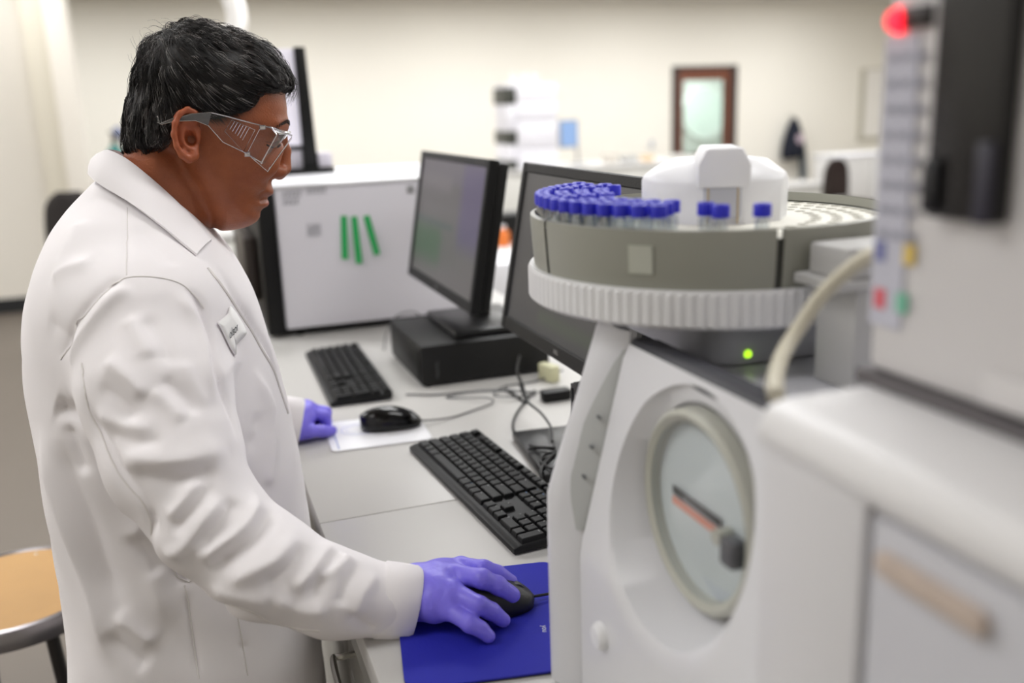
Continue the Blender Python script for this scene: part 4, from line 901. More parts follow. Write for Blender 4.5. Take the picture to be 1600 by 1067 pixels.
# ---- hair: a close cap and loose strands over it
HOUT = [(-0.0606,1.4497),(-0.0591,1.4674),(-0.0556,1.4889),(-0.0483,1.5110),(-0.0395,1.5329),(-0.0311,1.5578),(-0.0219,1.5764),(-0.0046,1.5933),(0.0125,1.6017),(0.0359,1.6094),(0.0623,1.6069),(0.0854,1.5997),(0.1097,1.5916),(0.1321,1.5785),(0.1452,1.5670),(0.1554,1.5512),(0.1617,1.5363),(0.1622,1.5230),(0.1562,1.5131),(0.1513,1.4965),(0.1400,1.4377),(0.0845,1.3892),(0.0189,1.3932),(-0.0330,1.4279)]
HREG = [(-0.0687,1.4525),(-0.0501,1.4468),(-0.0299,1.4470),(-0.0141,1.4541),(-0.0039,1.4610),(0.0007,1.4731),(0.0046,1.4867),(0.0123,1.4986),(0.0233,1.5048),(0.0357,1.5019),(0.0404,1.4936),(0.0536,1.4891),(0.0661,1.4919),(0.0761,1.4940),(0.0920,1.4968),(0.1007,1.5015),(0.1076,1.5128),(0.1139,1.5176),(0.1261,1.5148),(0.1388,1.5161),(0.1472,1.5159),(0.1544,1.5115),(0.1592,1.5089),(0.1697,1.5211),(0.1755,1.5870),(0.1084,1.6273),(-0.0315,1.6272),(-0.0677,1.5195)]
ax, (X, Y, Z) = grid((-.085,1.22,1.425), (.17,1.44,1.62), .003)
YA = np.abs(Y-YC)
ho = inflate(HOUT, ax, YA, lambda x, z: np.interp(z, [1.42,1.46,1.50,1.54,1.62], [.066,.0775,.0835,.0865,.083]), .072, 2)
Uu, Vv = np.meshgrid(ax[0], ax[2], indexing='ij'); reg = blur2(poly_sd(HREG, Uu, Vv), 2)[:,None,:]+0*YA
Vc, Qc = nets(smax(ho+.0035, reg, .006), ax, 2); Nc = vnormals(Vc, Qc)
rng = np.random.default_rng(7)
nz_ = sum(np.sin(Vc@rng.normal(0,1,3)*f+rng.uniform(0,6))*.0007 for f in (120,170,240,300)); Vc = Vc+Nc*nz_[:,None]
def hair_mat(name, rgb, rough=.42): return mat(name, rgb, rough, spec=.6, bump=.3, bscale=300)
m_hair = hair_mat('black_hair', (24,21,21)); m_hair2 = hair_mat('grey_hair', (150,146,144), .35); m_hair3 = hair_mat('brown_black_hair', (44,36,34))
hair = obj('hair', mesh_np('hair', Vc, Qc, hair_mat('hair_cap',(20,17,17),.6)), pe)
tag(hair, 'short black hair flecked with grey, fringe falling forward')
CRN = np.array([[(0.0108,1.5869)][0][0], YC, [(0.0108,1.5869)][0][1]])
from mathutils.bvhtree import BVHTree
bvh = BVHTree.FromPolygons([Vector(v) for v in Vc], [tuple(map(int,q)) for q in Qc])
def strand_set(n, name, mt, seed, lmin, lmax, rad, sel=None, clump=1):
    rg = np.random.default_rng(seed); V = []; Fs = []; cnt = 0
    fc = Vc[Qc].mean(1); fn = Nc[Qc].mean(1); ar = np.linalg.norm(np.cross(Vc[Qc[:,2]]-Vc[Qc[:,0]], Vc[Qc[:,3]]-Vc[Qc[:,1]]), axis=1)
    pr = ar.copy(); pr[(fn[:,1] > .6)] *= .15
    inner = fc[:,2] < 1.44; pr[fn[:,2] < -.75] = 0
    if sel is not None: pr *= sel(fc, fn)
    nc = max(1, n//clump); idx = rg.choice(len(fc), nc, p=pr/pr.sum())
    for ci in range(nc*clump):
        ii = idx[ci//clump]
        if ci%clump == 0: csw = rg.normal(0,.55); cli = rg.uniform(.3,1.)**2; cL = rg.uniform(lmin,lmax); cph = rg.uniform(0,6)
        p = fc[ii]+rg.normal(0,.0022,3)*(1 if clump > 1 else .5); nn = fn[ii]
        L = cL*rg.uniform(.8,1.15); k = 7; pts = []
        fr = np.clip((p[0]-CRN[0])/.09, -1, 1); top = np.clip((p[2]-1.53)/.06, 0, 1)
        swirl = csw+rg.normal(0,.10); lift = (.0006+.0030*cli*top+.0012*cli)*rg.uniform(.7,1.1)
        for s_ in range(k):
            u = s_/(k-1)
            # combing: from the crown outward; forward on top and front, down at the back and sides
            out = p-CRN; flow = np.array([out[0]*1.0+.045*max(0,fr)+.012, out[1]*.7, -.035-.9*max(0,CRN[2]-p[2])*.6])
            if fr < -.1: flow = np.array([out[0]*.5-.002, out[1]*.25, -.07])
            sw = swirl*.03+.010*math.sin(cph+u*3.5); flow = flow+np.array([sw, 0, -sw*.6+.012*top*(1-u)]); fl = flow-nn*(flow@nn); fl /= max(np.linalg.norm(fl),1e-6)
            pts.append(p+nn*lift*math.sin(PI*min(1,u*.9+.1))*2.0)
            p = p+fl*L/(k-1); loc, no, fi, ds = bvh.find_nearest(Vector(p))
            if loc is not None:
                q = np.array(loc); nn2 = np.array(no); nn = nn2
                if ds > .0035 or (p-q)@nn2 < 0: p = q+nn2*(.0006 if (p-q)@nn2 < 0 else .003)
        b0 = len(V)
        for s_ in range(k):
            t = pts[min(s_+1,k-1)]-pts[max(s_-1,0)]; t = t/max(np.linalg.norm(t),1e-9); sd = np.cross(t, nn); sd /= max(np.linalg.norm(sd),1e-9); r = rad*(1-.75*(s_/(k-1))**2)
            V += [pts[s_]+sd*r, pts[s_]-sd*r*.5+nn*r*.8, pts[s_]-sd*r*.5-nn*r*.8]
        for s_ in range(k-1):
            for e in range(3): Fs.append((b0+s_*3+e, b0+s_*3+(e+1)%3, b0+s_*3+3+(e+1)%3, b0+s_*3+3+e))
    o = obj(name, mesh_np(name, V, Fs, mt), hair); o['kind'] = 'stuff'; return o
strand_set(5600, 'dark_strands', m_hair, 1, .016, .040, .00040, None, 14)
strand_set(1600, 'brown_strands', m_hair3, 2, .014, .036, .00036, None, 4)
strand_set(1300, 'grey_strands', m_hair2, 3, .010, .026, .00026, lambda c, n: np.where(c[:,0] < .10, 1, .45), 3)
# stray fringe hairs and flyaways, each traced from root to tip
V = []; Fs = []
def loose(pts, r):
    P = spline(pts, 4); b0 = len(V); n = len(P)
    for s_ in range(n):
        t = P[min(s_+1,n-1)]-P[max(s_-1,0)]; t = t/max(np.linalg.norm(t),1e-9); sd = np.cross(t,(0,1,.1)); sd /= np.linalg.norm(sd); u_ = np.cross(t,sd); q = r*(1-.7*s_/(n-1))
        V.extend([P[s_]+sd*q, P[s_]-sd*q*.5+u_*q*.8, P[s_]-sd*q*.5-u_*q*.8])
    for s_ in range(n-1):
        for e in range(3): Fs.append((b0+s_*3+e, b0+s_*3+(e+1)%3, b0+s_*3+3+(e+1)%3, b0+s_*3+3+e))
FR = [[(0.1499,1.3200,1.5582),(0.1591,1.3200,1.5392),(0.1626,1.3200,1.5227),(0.1570,1.3200,1.5063)],[(0.1435,1.3200,1.5607),(0.1568,1.3200,1.5417),(0.1608,1.3200,1.5211),(0.1521,1.3200,1.5081)],[(0.1372,1.3200,1.5544),(0.1516,1.3200,1.5394),(0.1561,1.3200,1.5245),(0.1508,1.3200,1.5131)],[(0.1314,1.3200,1.5545),(0.1482,1.3200,1.5395),(0.1555,1.3200,1.5278),(0.1532,1.3200,1.5113)],[(0.1244,1.3200,1.5505),(0.1413,1.3200,1.5364),(0.1492,1.3200,1.5230),(0.1456,1.3200,1.5107)],[(0.1200,1.3200,1.5466),(0.1353,1.3200,1.5340),(0.1432,1.3200,1.5215),(0.1398,1.3200,1.5117)],[(0.1116,1.3200,1.5451),(0.1268,1.3200,1.5318),(0.1340,1.3200,1.5201),(0.1299,1.3200,1.5120)],[(0.1553,1.3200,1.5442),(0.1635,1.3200,1.5326),(0.1652,1.3200,1.5226),(0.1590,1.3200,1.5104)],[(0.0990,1.3200,1.5405),(0.1143,1.3200,1.5304),(0.1216,1.3200,1.5205),(0.1191,1.3200,1.5123)],[(0.1463,1.3200,1.5542),(0.1579,1.3200,1.5360),(0.1603,1.3200,1.5244),(0.1490,1.3200,1.5115)]]
for q in FR:
    for k in range(9):
        j = rng.normal(0,1,3)*np.array([.0022,.016,.0016]); e = rng.normal(0,.002,3)
        loose([np.array(p)+j+e*i*.5+np.array([0,0,0]) for i, p in enumerate(q)], .00036)
for q in [[(0.0068,1.3300,1.5994),(-0.0056,1.3300,1.6041),(-0.0136,1.3300,1.6011)],[(0.0125,1.3300,1.6017),(0.0041,1.3300,1.6087),(-0.0037,1.3300,1.6072)],[(0.0228,1.3300,1.6040),(0.0135,1.3300,1.6103),(0.0044,1.3300,1.6111)],[(0.0428,1.3300,1.6086),(0.0339,1.3300,1.6125),(0.0245,1.3300,1.6118)],[(0.0662,1.3300,1.6061),(0.0572,1.3300,1.6109),(0.0470,1.3300,1.6109)],[(-0.0216,1.3300,1.5733),(-0.0250,1.3300,1.5826),(-0.0255,1.3300,1.5904)],[(-0.0157,1.3300,1.5841),(-0.0207,1.3300,1.5927),(-0.0207,1.3300,1.5988)],[(-0.0054,1.3300,1.5933),(-0.0140,1.3300,1.5980),(-0.0189,1.3300,1.5950)],[(-0.0311,1.3300,1.5578),(-0.0341,1.3300,1.5641),(-0.0341,1.3300,1.5703)],[(0.0815,1.3300,1.6005),(0.0911,1.3300,1.6005),(0.0987,1.3300,1.5957)],[(0.1049,1.3300,1.5924),(0.1143,1.3300,1.5892),(0.1202,1.3300,1.5827)]]:
    for k in range(3): j = rng.normal(0,1,3)*np.array([.003,.012,.002]); loose([np.array(p)+j*(1+.3*i) for i, p in enumerate(q)], .0002)
o = obj('loose_hairs', mesh_np('loose_hairs', V, Fs, m_hair), hair); o['kind'] = 'stuff'
# short side hair fading over the temple and ear
V = []; Fs = []
TEMP = [(0.0324,1.5014),(0.0386,1.4888),(0.0503,1.4845),(0.0659,1.4863),(0.0820,1.4920),(0.0970,1.5009),(0.1060,1.5131),(0.1085,1.5224),(0.0775,1.5232),(0.0446,1.5164)]
hb_ = BVHTree.FromPolygons([Vector(v) for v in Vh], [tuple(map(int,q)) for q in Qh])
tp_ = np.array(TEMP); lo_, hi_ = tp_.min(0), tp_.max(0); cand = rng.uniform(lo_, hi_, (4200,2)); cand = cand[poly_sd(TEMP, cand[:,0], cand[:,1]) < 0]
dn_ = poly_sd(TEMP, cand[:,0], cand[:,1]); cand = cand[rng.uniform(0,1,len(cand)) < np.clip(-dn_/.006, .12, .9)]
for x, z in cand[:1500]:
    for sg in (-1,1):
        hit = hb_.ray_cast(Vector((x,YC+sg*.2,z)), Vector((0,-sg,0)))
        if hit[0] is None: continue
        p = np.array(hit[0]); n_ = np.array(hit[1]); d = np.array([.005,sg*.0004,-.006])*rng.uniform(.7,1.6); loose([p-n_*.0005, p+d*.5+n_*.0009, p+d+n_*.0008], .0002)
o = obj('temple_hairs', mesh_np('temple_hairs', V, Fs, m_hair3), hair); o['kind'] = 'stuff'
V = []; Fs = []
EBk = [(0.1514,1.4788),(0.1441,1.4825),(0.1340,1.4829),(0.1236,1.4799)]
for sg in (-1,1):
    for k in range(170):
        u = rng.uniform(0,1); yy = .009+.044*u; x, z = EBk[0][0], EBk[0][1]-.002+.004*math.sin(PI*u)-.003*u+rng.uniform(-.003,.003)*(1-.5*u)
        hit = hb_.ray_cast(Vector((.3,YC+sg*yy,z)), Vector((-1,0,0)))
        if hit[0] is None: continue
        p = np.array(hit[0]); d = np.array([-.002,sg*.006,.0015+.001*rng.normal()]); loose([p, p+d*.5+np.array([.0016,0,0]), p+d+np.array([.0008,0,0])], .00024)
eb = obj('eyebrows', mesh_np('eyebrows', V, Fs, m_hair), pe); eb['kind'] = 'stuff'

ES = [[(0.1107,1.4521),(0.1154,1.4494),(0.1210,1.4475),(0.1269,1.4485),(0.1304,1.4508)],[(0.1095,1.4559),(0.1159,1.4548),(0.1224,1.4537),(0.1292,1.4551)]]
for sg in (-1,1):
    for k, (line, r_) in enumerate(zip(ES,(.0010,.0005))):
        pts = []
        for i, (x, z) in enumerate(line):
            hit = hb_.ray_cast(Vector((x+.012,YC+sg*.12,z)), Vector((-.1,-sg,0)).normalized())
            if hit[0] is not None: pts.append(hit[0]+hit[1]*.0002)
        if len(pts) > 2: B().tube(spline(pts,4), r_, 6).build(('eyelashes','eyelid_crease')[k], (mat('lash_dark',(34,24,22),.6), mat('lid_crease',(104,62,46),.6))[k], pe)

# ---- lab coat
m_coat = mat('white_coat_cloth', (240,236,238), .85, bump=.12, bscale=1500, spec=.2)
TOR = [  # z, back x, front x, half width
 (.50,-.232,.135,.225),(.62,-.226,.130,.222),(.75,-.218,.130,.214),(.85,-.212,.127,.207),(.95,-.209,.126,.203),(1.03,-.211,.124,.203),(1.10,-.212,.116,.205),(1.16,-.211,.104,.207),(1.22,-.205,.090,.208),(1.27,-.196,.080,.205),(1.31,-.184,.064,.188),(1.345,-.166,.036,.156),(1.375,-.142,.015,.125),(1.395,-.118,-.002,.088),(1.41,-.098,-.012,.068),(1.45,-.08,-.03,.05)]
RS = [(-0.0508,1.1700,1.2428),(-0.0506,1.1250,1.1913),(-0.0382,1.0700,1.1179),(-0.0101,1.0300,1.0582),(0.0425,1.0000,1.0037),(0.1148,0.9770,0.9624),(0.2003,0.9620,0.9375)]
RR = [.088,.083,.072,.060,.056,.046,.038]
LS = [(-.052,1.485,1.268),(-.055,1.545,1.20),(-.03,1.61,1.10),(-.005,1.655,1.03),(.035,1.655,.99),(.095,1.648,.965),(.158,1.640,.948)]
LR = [.084,.086,.078,.066,.056,.048,.039]
ax, (X, Y, Z) = grid((-.27,.88,.585), (.25,1.76,1.43), .0039)
TA = np.array(TOR); zz = ax[2]
def ip(c):
    v = np.interp(zz, TA[:,0], TA[:,c])
    for _ in range(6): v = np.convolve(np.pad(v,2,mode='edge'), [.1,.2,.4,.2,.1], 'valid')
    return v[None,None,:]
xbk, xfr, wv = ip(1), ip(2), ip(3); cx, a_ = (xbk+xfr)/2, (xfr-xbk)/2
q = ((np.abs(X-cx)/a_)**2.5+(np.abs(Y-YC)/wv)**2.5)**(1/2.5)
tor = (q-1)*np.minimum(a_, wv)
tor = smax(smax(tor, (.60-Z)+0*X+0*Y, .008), Z-1.412+.10*(X+.09)+0*Y, .006)
def arm(S_, R_):
    # evaluated only near the sleeve
    S = np.array(S_); lo, hi = S.min(0)-max(R_)-.05, S.max(0)+max(R_)+.05; sl = []; D = np.full(tor.shape, .2)
    for i in range(3): w_ = np.where((ax[i] >= lo[i]) & (ax[i] <= hi[i]))[0]; sl.append(slice(w_[0], w_[-1]+1))
    D[tuple(sl)] = chain(X[sl[0]], Y[:,sl[1]], Z[:,:,sl[2]], S_, R_, .02); return D
arR, arL = arm(RS, RR), arm(LS, LR)
def cut(F_, S_):
    e = np.array(S_[-1])-np.array(S_[-2]); e /= np.linalg.norm(e); p = np.array(S_[-1]); return smax(F_, (X-p[0])*e[0]+(Y-p[1])*e[1]+(Z-p[2])*e[2], .003)
arR, arL = cut(arR, RS), cut(arL, LS)
kz = np.interp(zz, [1.0,1.15,1.25,1.3], [.006,.010,.03,.045])[None,None,:]
coat = smin(smin(tor, arR, kz), arL, kz)
Vt, Qt = nets(coat, ax, 3); Nt = vnormals(Vt, Qt)
# folds: (line on the cloth, height, width)
Vt0 = Vt
FOLDS = [
 ([(-0.0933,1.0224,1.1429),(-0.0362,0.9960,1.1387),(0.0245,1.0241,1.1307)],0.0095,0.0150),
 ([(-0.0868,1.0120,1.1305),(-0.0347,0.9913,1.1237),(0.0109,1.0026,1.1213)],-0.0081,0.0100),
 ([(-0.0094,0.9920,1.1198),(-0.0314,0.9808,1.0982),(-0.0507,0.9830,1.0798)],0.0067,0.0080),
 ([(0.0028,0.9910,1.1123),(-0.0226,0.9755,1.0916),(-0.0461,0.9763,1.0643)],-0.0054,0.0070),
 ([(0.0123,0.9847,1.0991),(-0.0127,0.9683,1.0782),(-0.0382,0.9720,1.0501),(-0.0588,0.9899,1.0429)],0.0081,0.0080),
 ([(0.0251,0.9871,1.0929),(0.0040,0.9665,1.0722),(-0.0246,0.9662,1.0470)],-0.0067,0.0080),
 ([(0.0484,1.0100,1.0850),(0.0322,0.9718,1.0682),(0.0015,0.9608,1.0517),(-0.0277,0.9691,1.0359)],0.0095,0.0090),
 ([(0.0601,1.0024,1.0691),(0.0415,0.9629,1.0554),(0.0133,0.9555,1.0421),(-0.0141,0.9645,1.0249)],-0.0081,0.0090),
 ([(0.0829,0.9740,1.0425),(0.0543,0.9467,1.0305),(0.0283,0.9442,1.0237),(-0.0001,0.9549,1.0080)],0.0081,0.0090),
 ([(0.0895,0.9671,1.0328),(0.0626,0.9426,1.0173),(0.0349,0.9399,1.0081)],-0.0067,0.0080),
 ([(0.1195,0.9874,1.0176),(0.0932,0.9477,1.0107),(0.0669,0.9385,0.9951)],0.0081,0.0080),
 ([(0.1253,0.9721,1.0141),(0.1019,0.9416,1.0019),(0.0812,0.9360,0.9849)],-0.0054,0.0070),
 ([(0.1382,0.9708,1.0074),(0.1171,0.9478,1.0056),(0.0944,0.9415,1.0020)],0.0067,0.0070),
 ([(0.1452,0.9604,1.0015),(0.1244,0.9359,0.9908),(0.1143,0.9268,0.9708)],-0.0054,0.0060),
 ([(0.1632,0.9535,0.9893),(0.1403,0.9322,0.9776),(0.1306,0.9267,0.9556)],0.0054,0.0070),
 ([(0.1512,0.9323,0.9319),(0.1372,0.9286,0.9452),(0.1239,0.9261,0.9613)],-0.0054,0.0060),
 ([(0.0435,0.9390,0.9954),(0.0750,0.9369,0.9743),(0.1073,0.9270,0.9685)],0.0067,0.0100),
 ([(-0.0129,0.9673,1.0046),(0.0179,0.9446,0.9981),(0.0494,0.9396,0.9862)],0.0054,0.0090),
 ([(-0.1189,1.0727,1.2081),(-0.1107,1.0574,1.1709),(-0.0954,1.0217,1.1356),(-0.0662,0.9961,1.0734),(-0.0456,1.1266,0.9423),(0.0055,0.9604,0.9760),(0.0550,0.9641,0.9447)],-0.0095,0.0090),
 ([(-0.1864,1.1950,1.1464),(-0.1788,1.1845,1.0828),(-0.1686,1.1740,1.0270),(-0.1606,1.1670,0.9657),(-0.1497,1.1547,0.8931),(-0.1474,1.1482,0.8232)],0.0122,0.0180),
 ([(-0.1642,1.1641,1.1330),(-0.1556,1.1583,1.0813),(-0.1430,1.1513,1.0243),(-0.1331,1.1461,0.9615),(-0.1189,1.1370,0.8983)],-0.0095,0.0160),
 ([(-0.1635,1.1626,1.1720),(-0.1484,1.1489,1.1630),(-0.1285,1.0908,1.1659)],-0.0122,0.0130),
 ([(-0.1540,1.1537,1.1506),(-0.1461,1.1492,1.1152),(-0.1383,1.1457,1.0831)],-0.0081,0.0100),
 ([(-0.1298,1.1425,0.9066),(-0.1063,1.1318,0.8807),(-0.0865,1.1263,0.8597)],0.0081,0.0110),
 ([(-0.1439,1.1496,0.8796),(-0.1211,1.1357,0.8511),(-0.0977,1.1265,0.8283)],-0.0067,0.0110),
 ([(-0.0974,1.1320,1.0115),(-0.0836,1.1295,0.9763),(-0.0722,1.1280,0.9490)],-0.0067,0.0120),
 ([(-0.0903,1.0141,1.1136),(-0.0903,1.1305,1.0108),(-0.0799,1.1288,0.9460),(-0.0723,1.1250,0.8721)],0.0067,0.0140),
 ([(-0.0453,1.1262,0.9312),(-0.0444,1.1236,0.8662),(-0.0435,1.1194,0.7989)],-0.0034,0.0030),
 ([(0.0107,0.9651,0.9653),(0.0143,1.1273,0.8319),(0.0151,1.1244,0.7870)],-0.0034,0.0030),
 ([(0.0821,1.1823,1.0962),(0.0755,1.1702,1.0639),(0.0660,1.1587,1.0260)],0.0054,0.0120),
 ([(0.0625,1.1643,1.1322),(0.0540,1.1526,1.0949),(0.0401,1.0301,1.1040)],-0.0054,0.0140),
 ([(-0.0636,1.1186,1.3186),(-0.0822,1.1170,1.3127),(-0.1083,1.1150,1.2925),(-0.1351,1.1283,1.2569),(-0.1523,1.1515,1.2244)],-0.0054,0.0050),
 ([(-0.0562,1.1091,1.3108),(-0.0770,1.1052,1.3020),(-0.0990,1.1037,1.2829),(-0.1229,1.1097,1.2531),(-0.1386,1.1237,1.2184)],0.0067,0.0090),
 ([(-0.0098,1.1188,1.3085),(0.0120,1.1152,1.2801),(0.0204,1.1035,1.2446),(0.0187,1.0756,1.2137),(0.0280,1.0671,1.1663),(0.0326,1.0414,1.1318)],-0.0081,0.0060),
 ([(-0.0170,1.1077,1.3007),(0.0008,1.1031,1.2761),(0.0095,1.0880,1.2463),(0.0094,1.0646,1.2147),(0.0153,1.0474,1.1740)],0.0067,0.0090),
 ([(-0.0669,1.0907,1.2835),(-0.0560,1.0693,1.2609),(-0.0454,1.0511,1.2381)],0.0054,0.0100),
 ([(-0.0492,1.0880,1.2822),(-0.0355,1.0666,1.2563),(-0.0270,1.0483,1.2272)],-0.0040,0.0090),
 ([(-0.0484,1.0375,1.2113),(-0.0350,1.0294,1.1924),(-0.0191,1.0184,1.1732)],0.0054,0.0090),
 ([(-0.0397,1.0418,1.2197),(-0.0223,1.0371,1.2007),(-0.0042,1.0280,1.1753)],-0.0054,0.0090),
 ([(-0.0958,1.0685,1.2415),(-0.0715,1.0457,1.2228),(-0.0562,1.0331,1.1993)],0.0067,0.0100),
 ([(-0.1050,1.0608,1.2160),(-0.0807,1.0398,1.1986),(-0.0668,1.0244,1.1784)],-0.0054,0.0090),
 ([(-0.1117,1.0601,1.1883),(-0.0800,1.0294,1.1752),(-0.0516,1.0143,1.1708)],0.0054,0.0100),
 ([(-0.1041,1.0484,1.1677),(-0.0751,1.0168,1.1606),(-0.0402,1.0052,1.1591)],-0.0054,0.0090),
 ([(-0.0149,1.0574,1.2343),(-0.0082,1.0467,1.2070),(0.0052,1.0386,1.1781)],0.0040,0.0100),
 ([(-0.1200,1.0903,1.2341),(-0.1193,1.0741,1.2107),(-0.1163,1.0650,1.1802)],-0.0027,0.0030),
 ([(-0.0594,1.2390,1.3946),(-0.0612,1.1830,1.3568),(-0.0634,1.1217,1.3210)],-0.0016,0.0030),
 ([(0.0272,1.1920,1.3223),(0.0571,1.1887,1.2625),(0.0891,1.2393,1.1893),(0.1086,1.2738,1.1242)],-0.0080,0.0070),
 ([(0.0621,1.1740,1.1839),(0.0814,1.1915,1.1385),(0.0871,1.1935,1.1111)],0.0030,0.0090),
 ([(-0.1478,1.1807,1.3120),(-0.1244,1.1682,1.3268),(-0.0956,1.1540,1.3337)],0.0054,0.0120),
 ([(-0.1590,1.1687,1.2704),(-0.1407,1.1368,1.2601),(-0.1324,1.1155,1.2345)],-0.0040,0.0140),
 ([(-0.1088,1.2288,1.3781),(-0.1240,1.2017,1.3520),(-0.1397,1.1773,1.3193)],0.0040,0.0140),
 ([(-0.0481,1.2055,1.3723),(-0.0293,1.1675,1.3449),(-0.0110,1.1352,1.3216)],-0.0040,0.0120),
 ([(0.0118,1.0603,1.2007),(0.0364,1.1195,1.2050),(0.0579,1.1716,1.1974)],0.0040,0.0100),
 ([(0.0673,1.1776,1.1698),(0.0793,1.1840,1.1238),(0.0830,1.1813,1.0807)],0.0040,0.0120)]

Dp = strokes(Vt, Nt, FOLDS)
rg = np.random.default_rng(11)
wv_ = sum(np.sin(Vt@(rg.normal(0,1,3)*f)+rg.uniform(0,6))*a for f, a in ((18,.0016),(26,.0012),(38,.0008),(60,.0004)))
Vt = Vt+Nt*(Dp+wv_)[:,None]
coat_o = obj('lab_coat', mesh_np('lab_coat', Vt, Qt, m_coat), pe)
tag(coat_o, 'white cotton lab coat with turned collar')
def sheet(name, rows, th, m, parent):
    # a cloth sheet from rows of points, given thickness along its normal
    A = np.array(rows); r_, c_ = A.shape[:2]; V = A.reshape(-1,3); Q = np.array([(i*c_+j,(i+1)*c_+j,(i+1)*c_+j+1,i*c_+j+1) for i in range(r_-1) for j in range(c_-1)])
    N = vnormals(V, Q); V2 = np.concatenate([V+N*th/2, V-N*th/2]); n = len(V); Fs = [tuple(q) for q in Q]+[tuple(x+n for x in q[::-1]) for q in Q]
    bd = [j for j in range(c_)]+[i*c_+c_-1 for i in range(1,r_)]+[(r_-1)*c_+j for j in range(c_-2,-1,-1)]+[i*c_ for i in range(r_-2,0,-1)]
    for i in range(len(bd)): a, b_ = bd[i], bd[(i+1)%len(bd)]; Fs.append((b_,a,a+n,b_+n))
    o = obj(name, mesh_np(name, V2, Fs, m), parent); o.data.set_sharp_from_angle(angle=math.radians(60)); return o
# collar: fold line round the neck and the outer edge lying on the shoulders
def half(near):
    s_ = -1 if near else 1
    fold = [(p[0], YC-s_*(p[1]-YC), p[2]) for p in [(-0.0786,1.3300,1.4522),(-0.0691,1.3000,1.4495),(-0.0544,1.2800,1.4409),(-0.0366,1.2680,1.4248),(-0.0179,1.2640,1.4051),(0.0009,1.2640,1.3831),(0.0170,1.2640,1.3617),(0.0331,1.2384,1.3389)]]
    outer = [(p[0], YC-s_*(p[1]-YC), p[2]) for p in [(-0.1034,1.3300,1.4252),(-0.0943,1.2730,1.4192),(-0.0814,1.2550,1.4095),(-0.0611,1.2342,1.3966),(-0.0393,1.2110,1.3803),(-0.0182,1.1952,1.3620),(-0.0008,1.1828,1.3445),(0.0135,1.1743,1.3306)]]
    return fold, outer
fN, oN = half(True); fF, oF = half(False)
fold = fF[:0:-1]+fN; outer = oF[:0:-1]+oN
#COLLAR#
fold = np.array(spline(fold,4)); outer = np.array(spline(outer,4)); rows = []
ctr = np.array([-.03,YC,1.40])
inner = fold+(np.array([-.02,YC,1.36])-fold)*np.array([.12,.12,0])+np.array([0,0,-.035])
rows.append(inner); rows.append(fold*.6+inner*.4+np.array([0,0,.008]))
for t in (0,.06,.3,.55,.8,1.):
    P_ = fold*(1-t)+outer*t; o_ = P_-np.array([-.03,YC,0]); o_[:,2] = 0; o_ /= np.maximum(np.linalg.norm(o_,axis=1),1e-6)[:,None]
    rows.append(P_+o_*.006*math.sin(PI*t)+np.array([0,0,.004])*math.sin(PI*t))
col_o = sheet('collar', rows, .003, m_coat, coat_o)
# turned cuffs
def cuff(S_, R_, name):
    p0, p1 = np.array(S_[-2]), np.array(S_[-1]); d = (p1-p0)/np.linalg.norm(p1-p0); up = np.array([0,0,1])-d*d[2]; up /= np.linalg.norm(up); sd = np.cross(d,up); rows = []
    for (t, r) in ((-.040,R_+.001),(-.036,R_+.0058),(-.018,R_+.0062),(.0,R_+.0055),(.004,R_+.003),(.002,R_-.002),(-.012,R_-.004)):
        rows.append([p1+d*t+(up*math.cos(a)*1.04+sd*math.sin(a)*.92)*r*(1+.03*math.sin(2*a+.6)+.015*math.sin(3*a)) for a in np.linspace(0,2*PI,41)])
    return sheet(name, rows, .0015, m_coat, coat_o)
cuff(RS, RR[-1], 'cuff'); cuff(LS, LR[-1], 'cuff')
PATCH = [(0.0469,1.1594,1.2667),(0.0592,1.1799,1.2325),(0.0567,1.1737,1.2251),(0.0450,1.1494,1.2206),(0.0456,1.1508,1.2177),(0.0417,1.1390,1.2115),(0.0332,1.1269,1.2476),(0.0295,1.1235,1.2556),(0.0326,1.1294,1.2575),(0.0422,1.1474,1.2606)]
PT_C, PT_X, PT_Y = (0.0452,1.1488,1.2390), (0.0538,1.1680,1.2420), (0.0408,1.1403,1.2477)

cbv = BVHTree.FromPolygons([Vector(v) for v in Vt], [tuple(map(int,q)) for q in Qt])
def snap(p, o):
    l, n, i, d = cbv.find_nearest(Vector(p)); return l+n*o
PATCH = [snap(p,.0022) for p in spline(PATCH,3,True)]; cP = sum(PATCH, Vector())/len(PATCH); mid = [snap(p*.5+cP*.5,.0026) for p in PATCH]; cP = snap(cP,.0028)
b = B(); vs = [b.bm.verts.new(p) for p in PATCH]; ms = [b.bm.verts.new(p) for p in mid]; vc = b.bm.verts.new(cP); n = len(vs)
for i in range(n): j = (i+1)%n; b.bm.faces.new((vs[i],vs[j],ms[j],ms[i])); b.bm.faces.new((ms[i],ms[j],vc))
po = b.build('name_patch', mat('patch_white',(246,245,244),.8), coat_o)
md = po.modifiers.new('thick','SOLIDIFY'); md.thickness = .0012; md.offset = 0
b = B().tube(PATCH, .0007, 6, closed=True); b.build('patch_piping', m_coat, po)
c_, x_, y_ = map(Vector, (PT_C,PT_X,PT_Y)); me = text_mesh('olson', .0148, mat('navy_thread',(26,28,44),.7), .0, .35)
me.transform(frame_M(c_, x_-c_, y_-c_))
pl_n = (x_-c_).cross(y_-c_).normalized(); pl_n = -pl_n if pl_n.y > 0 else pl_n
lift = max((snap(v.co,.0030)-v.co).dot(pl_n) for v in me.vertices); me.transform(Matrix.Translation(pl_n*max(0,lift*.8)))
obj('patch_lettering', me, po)
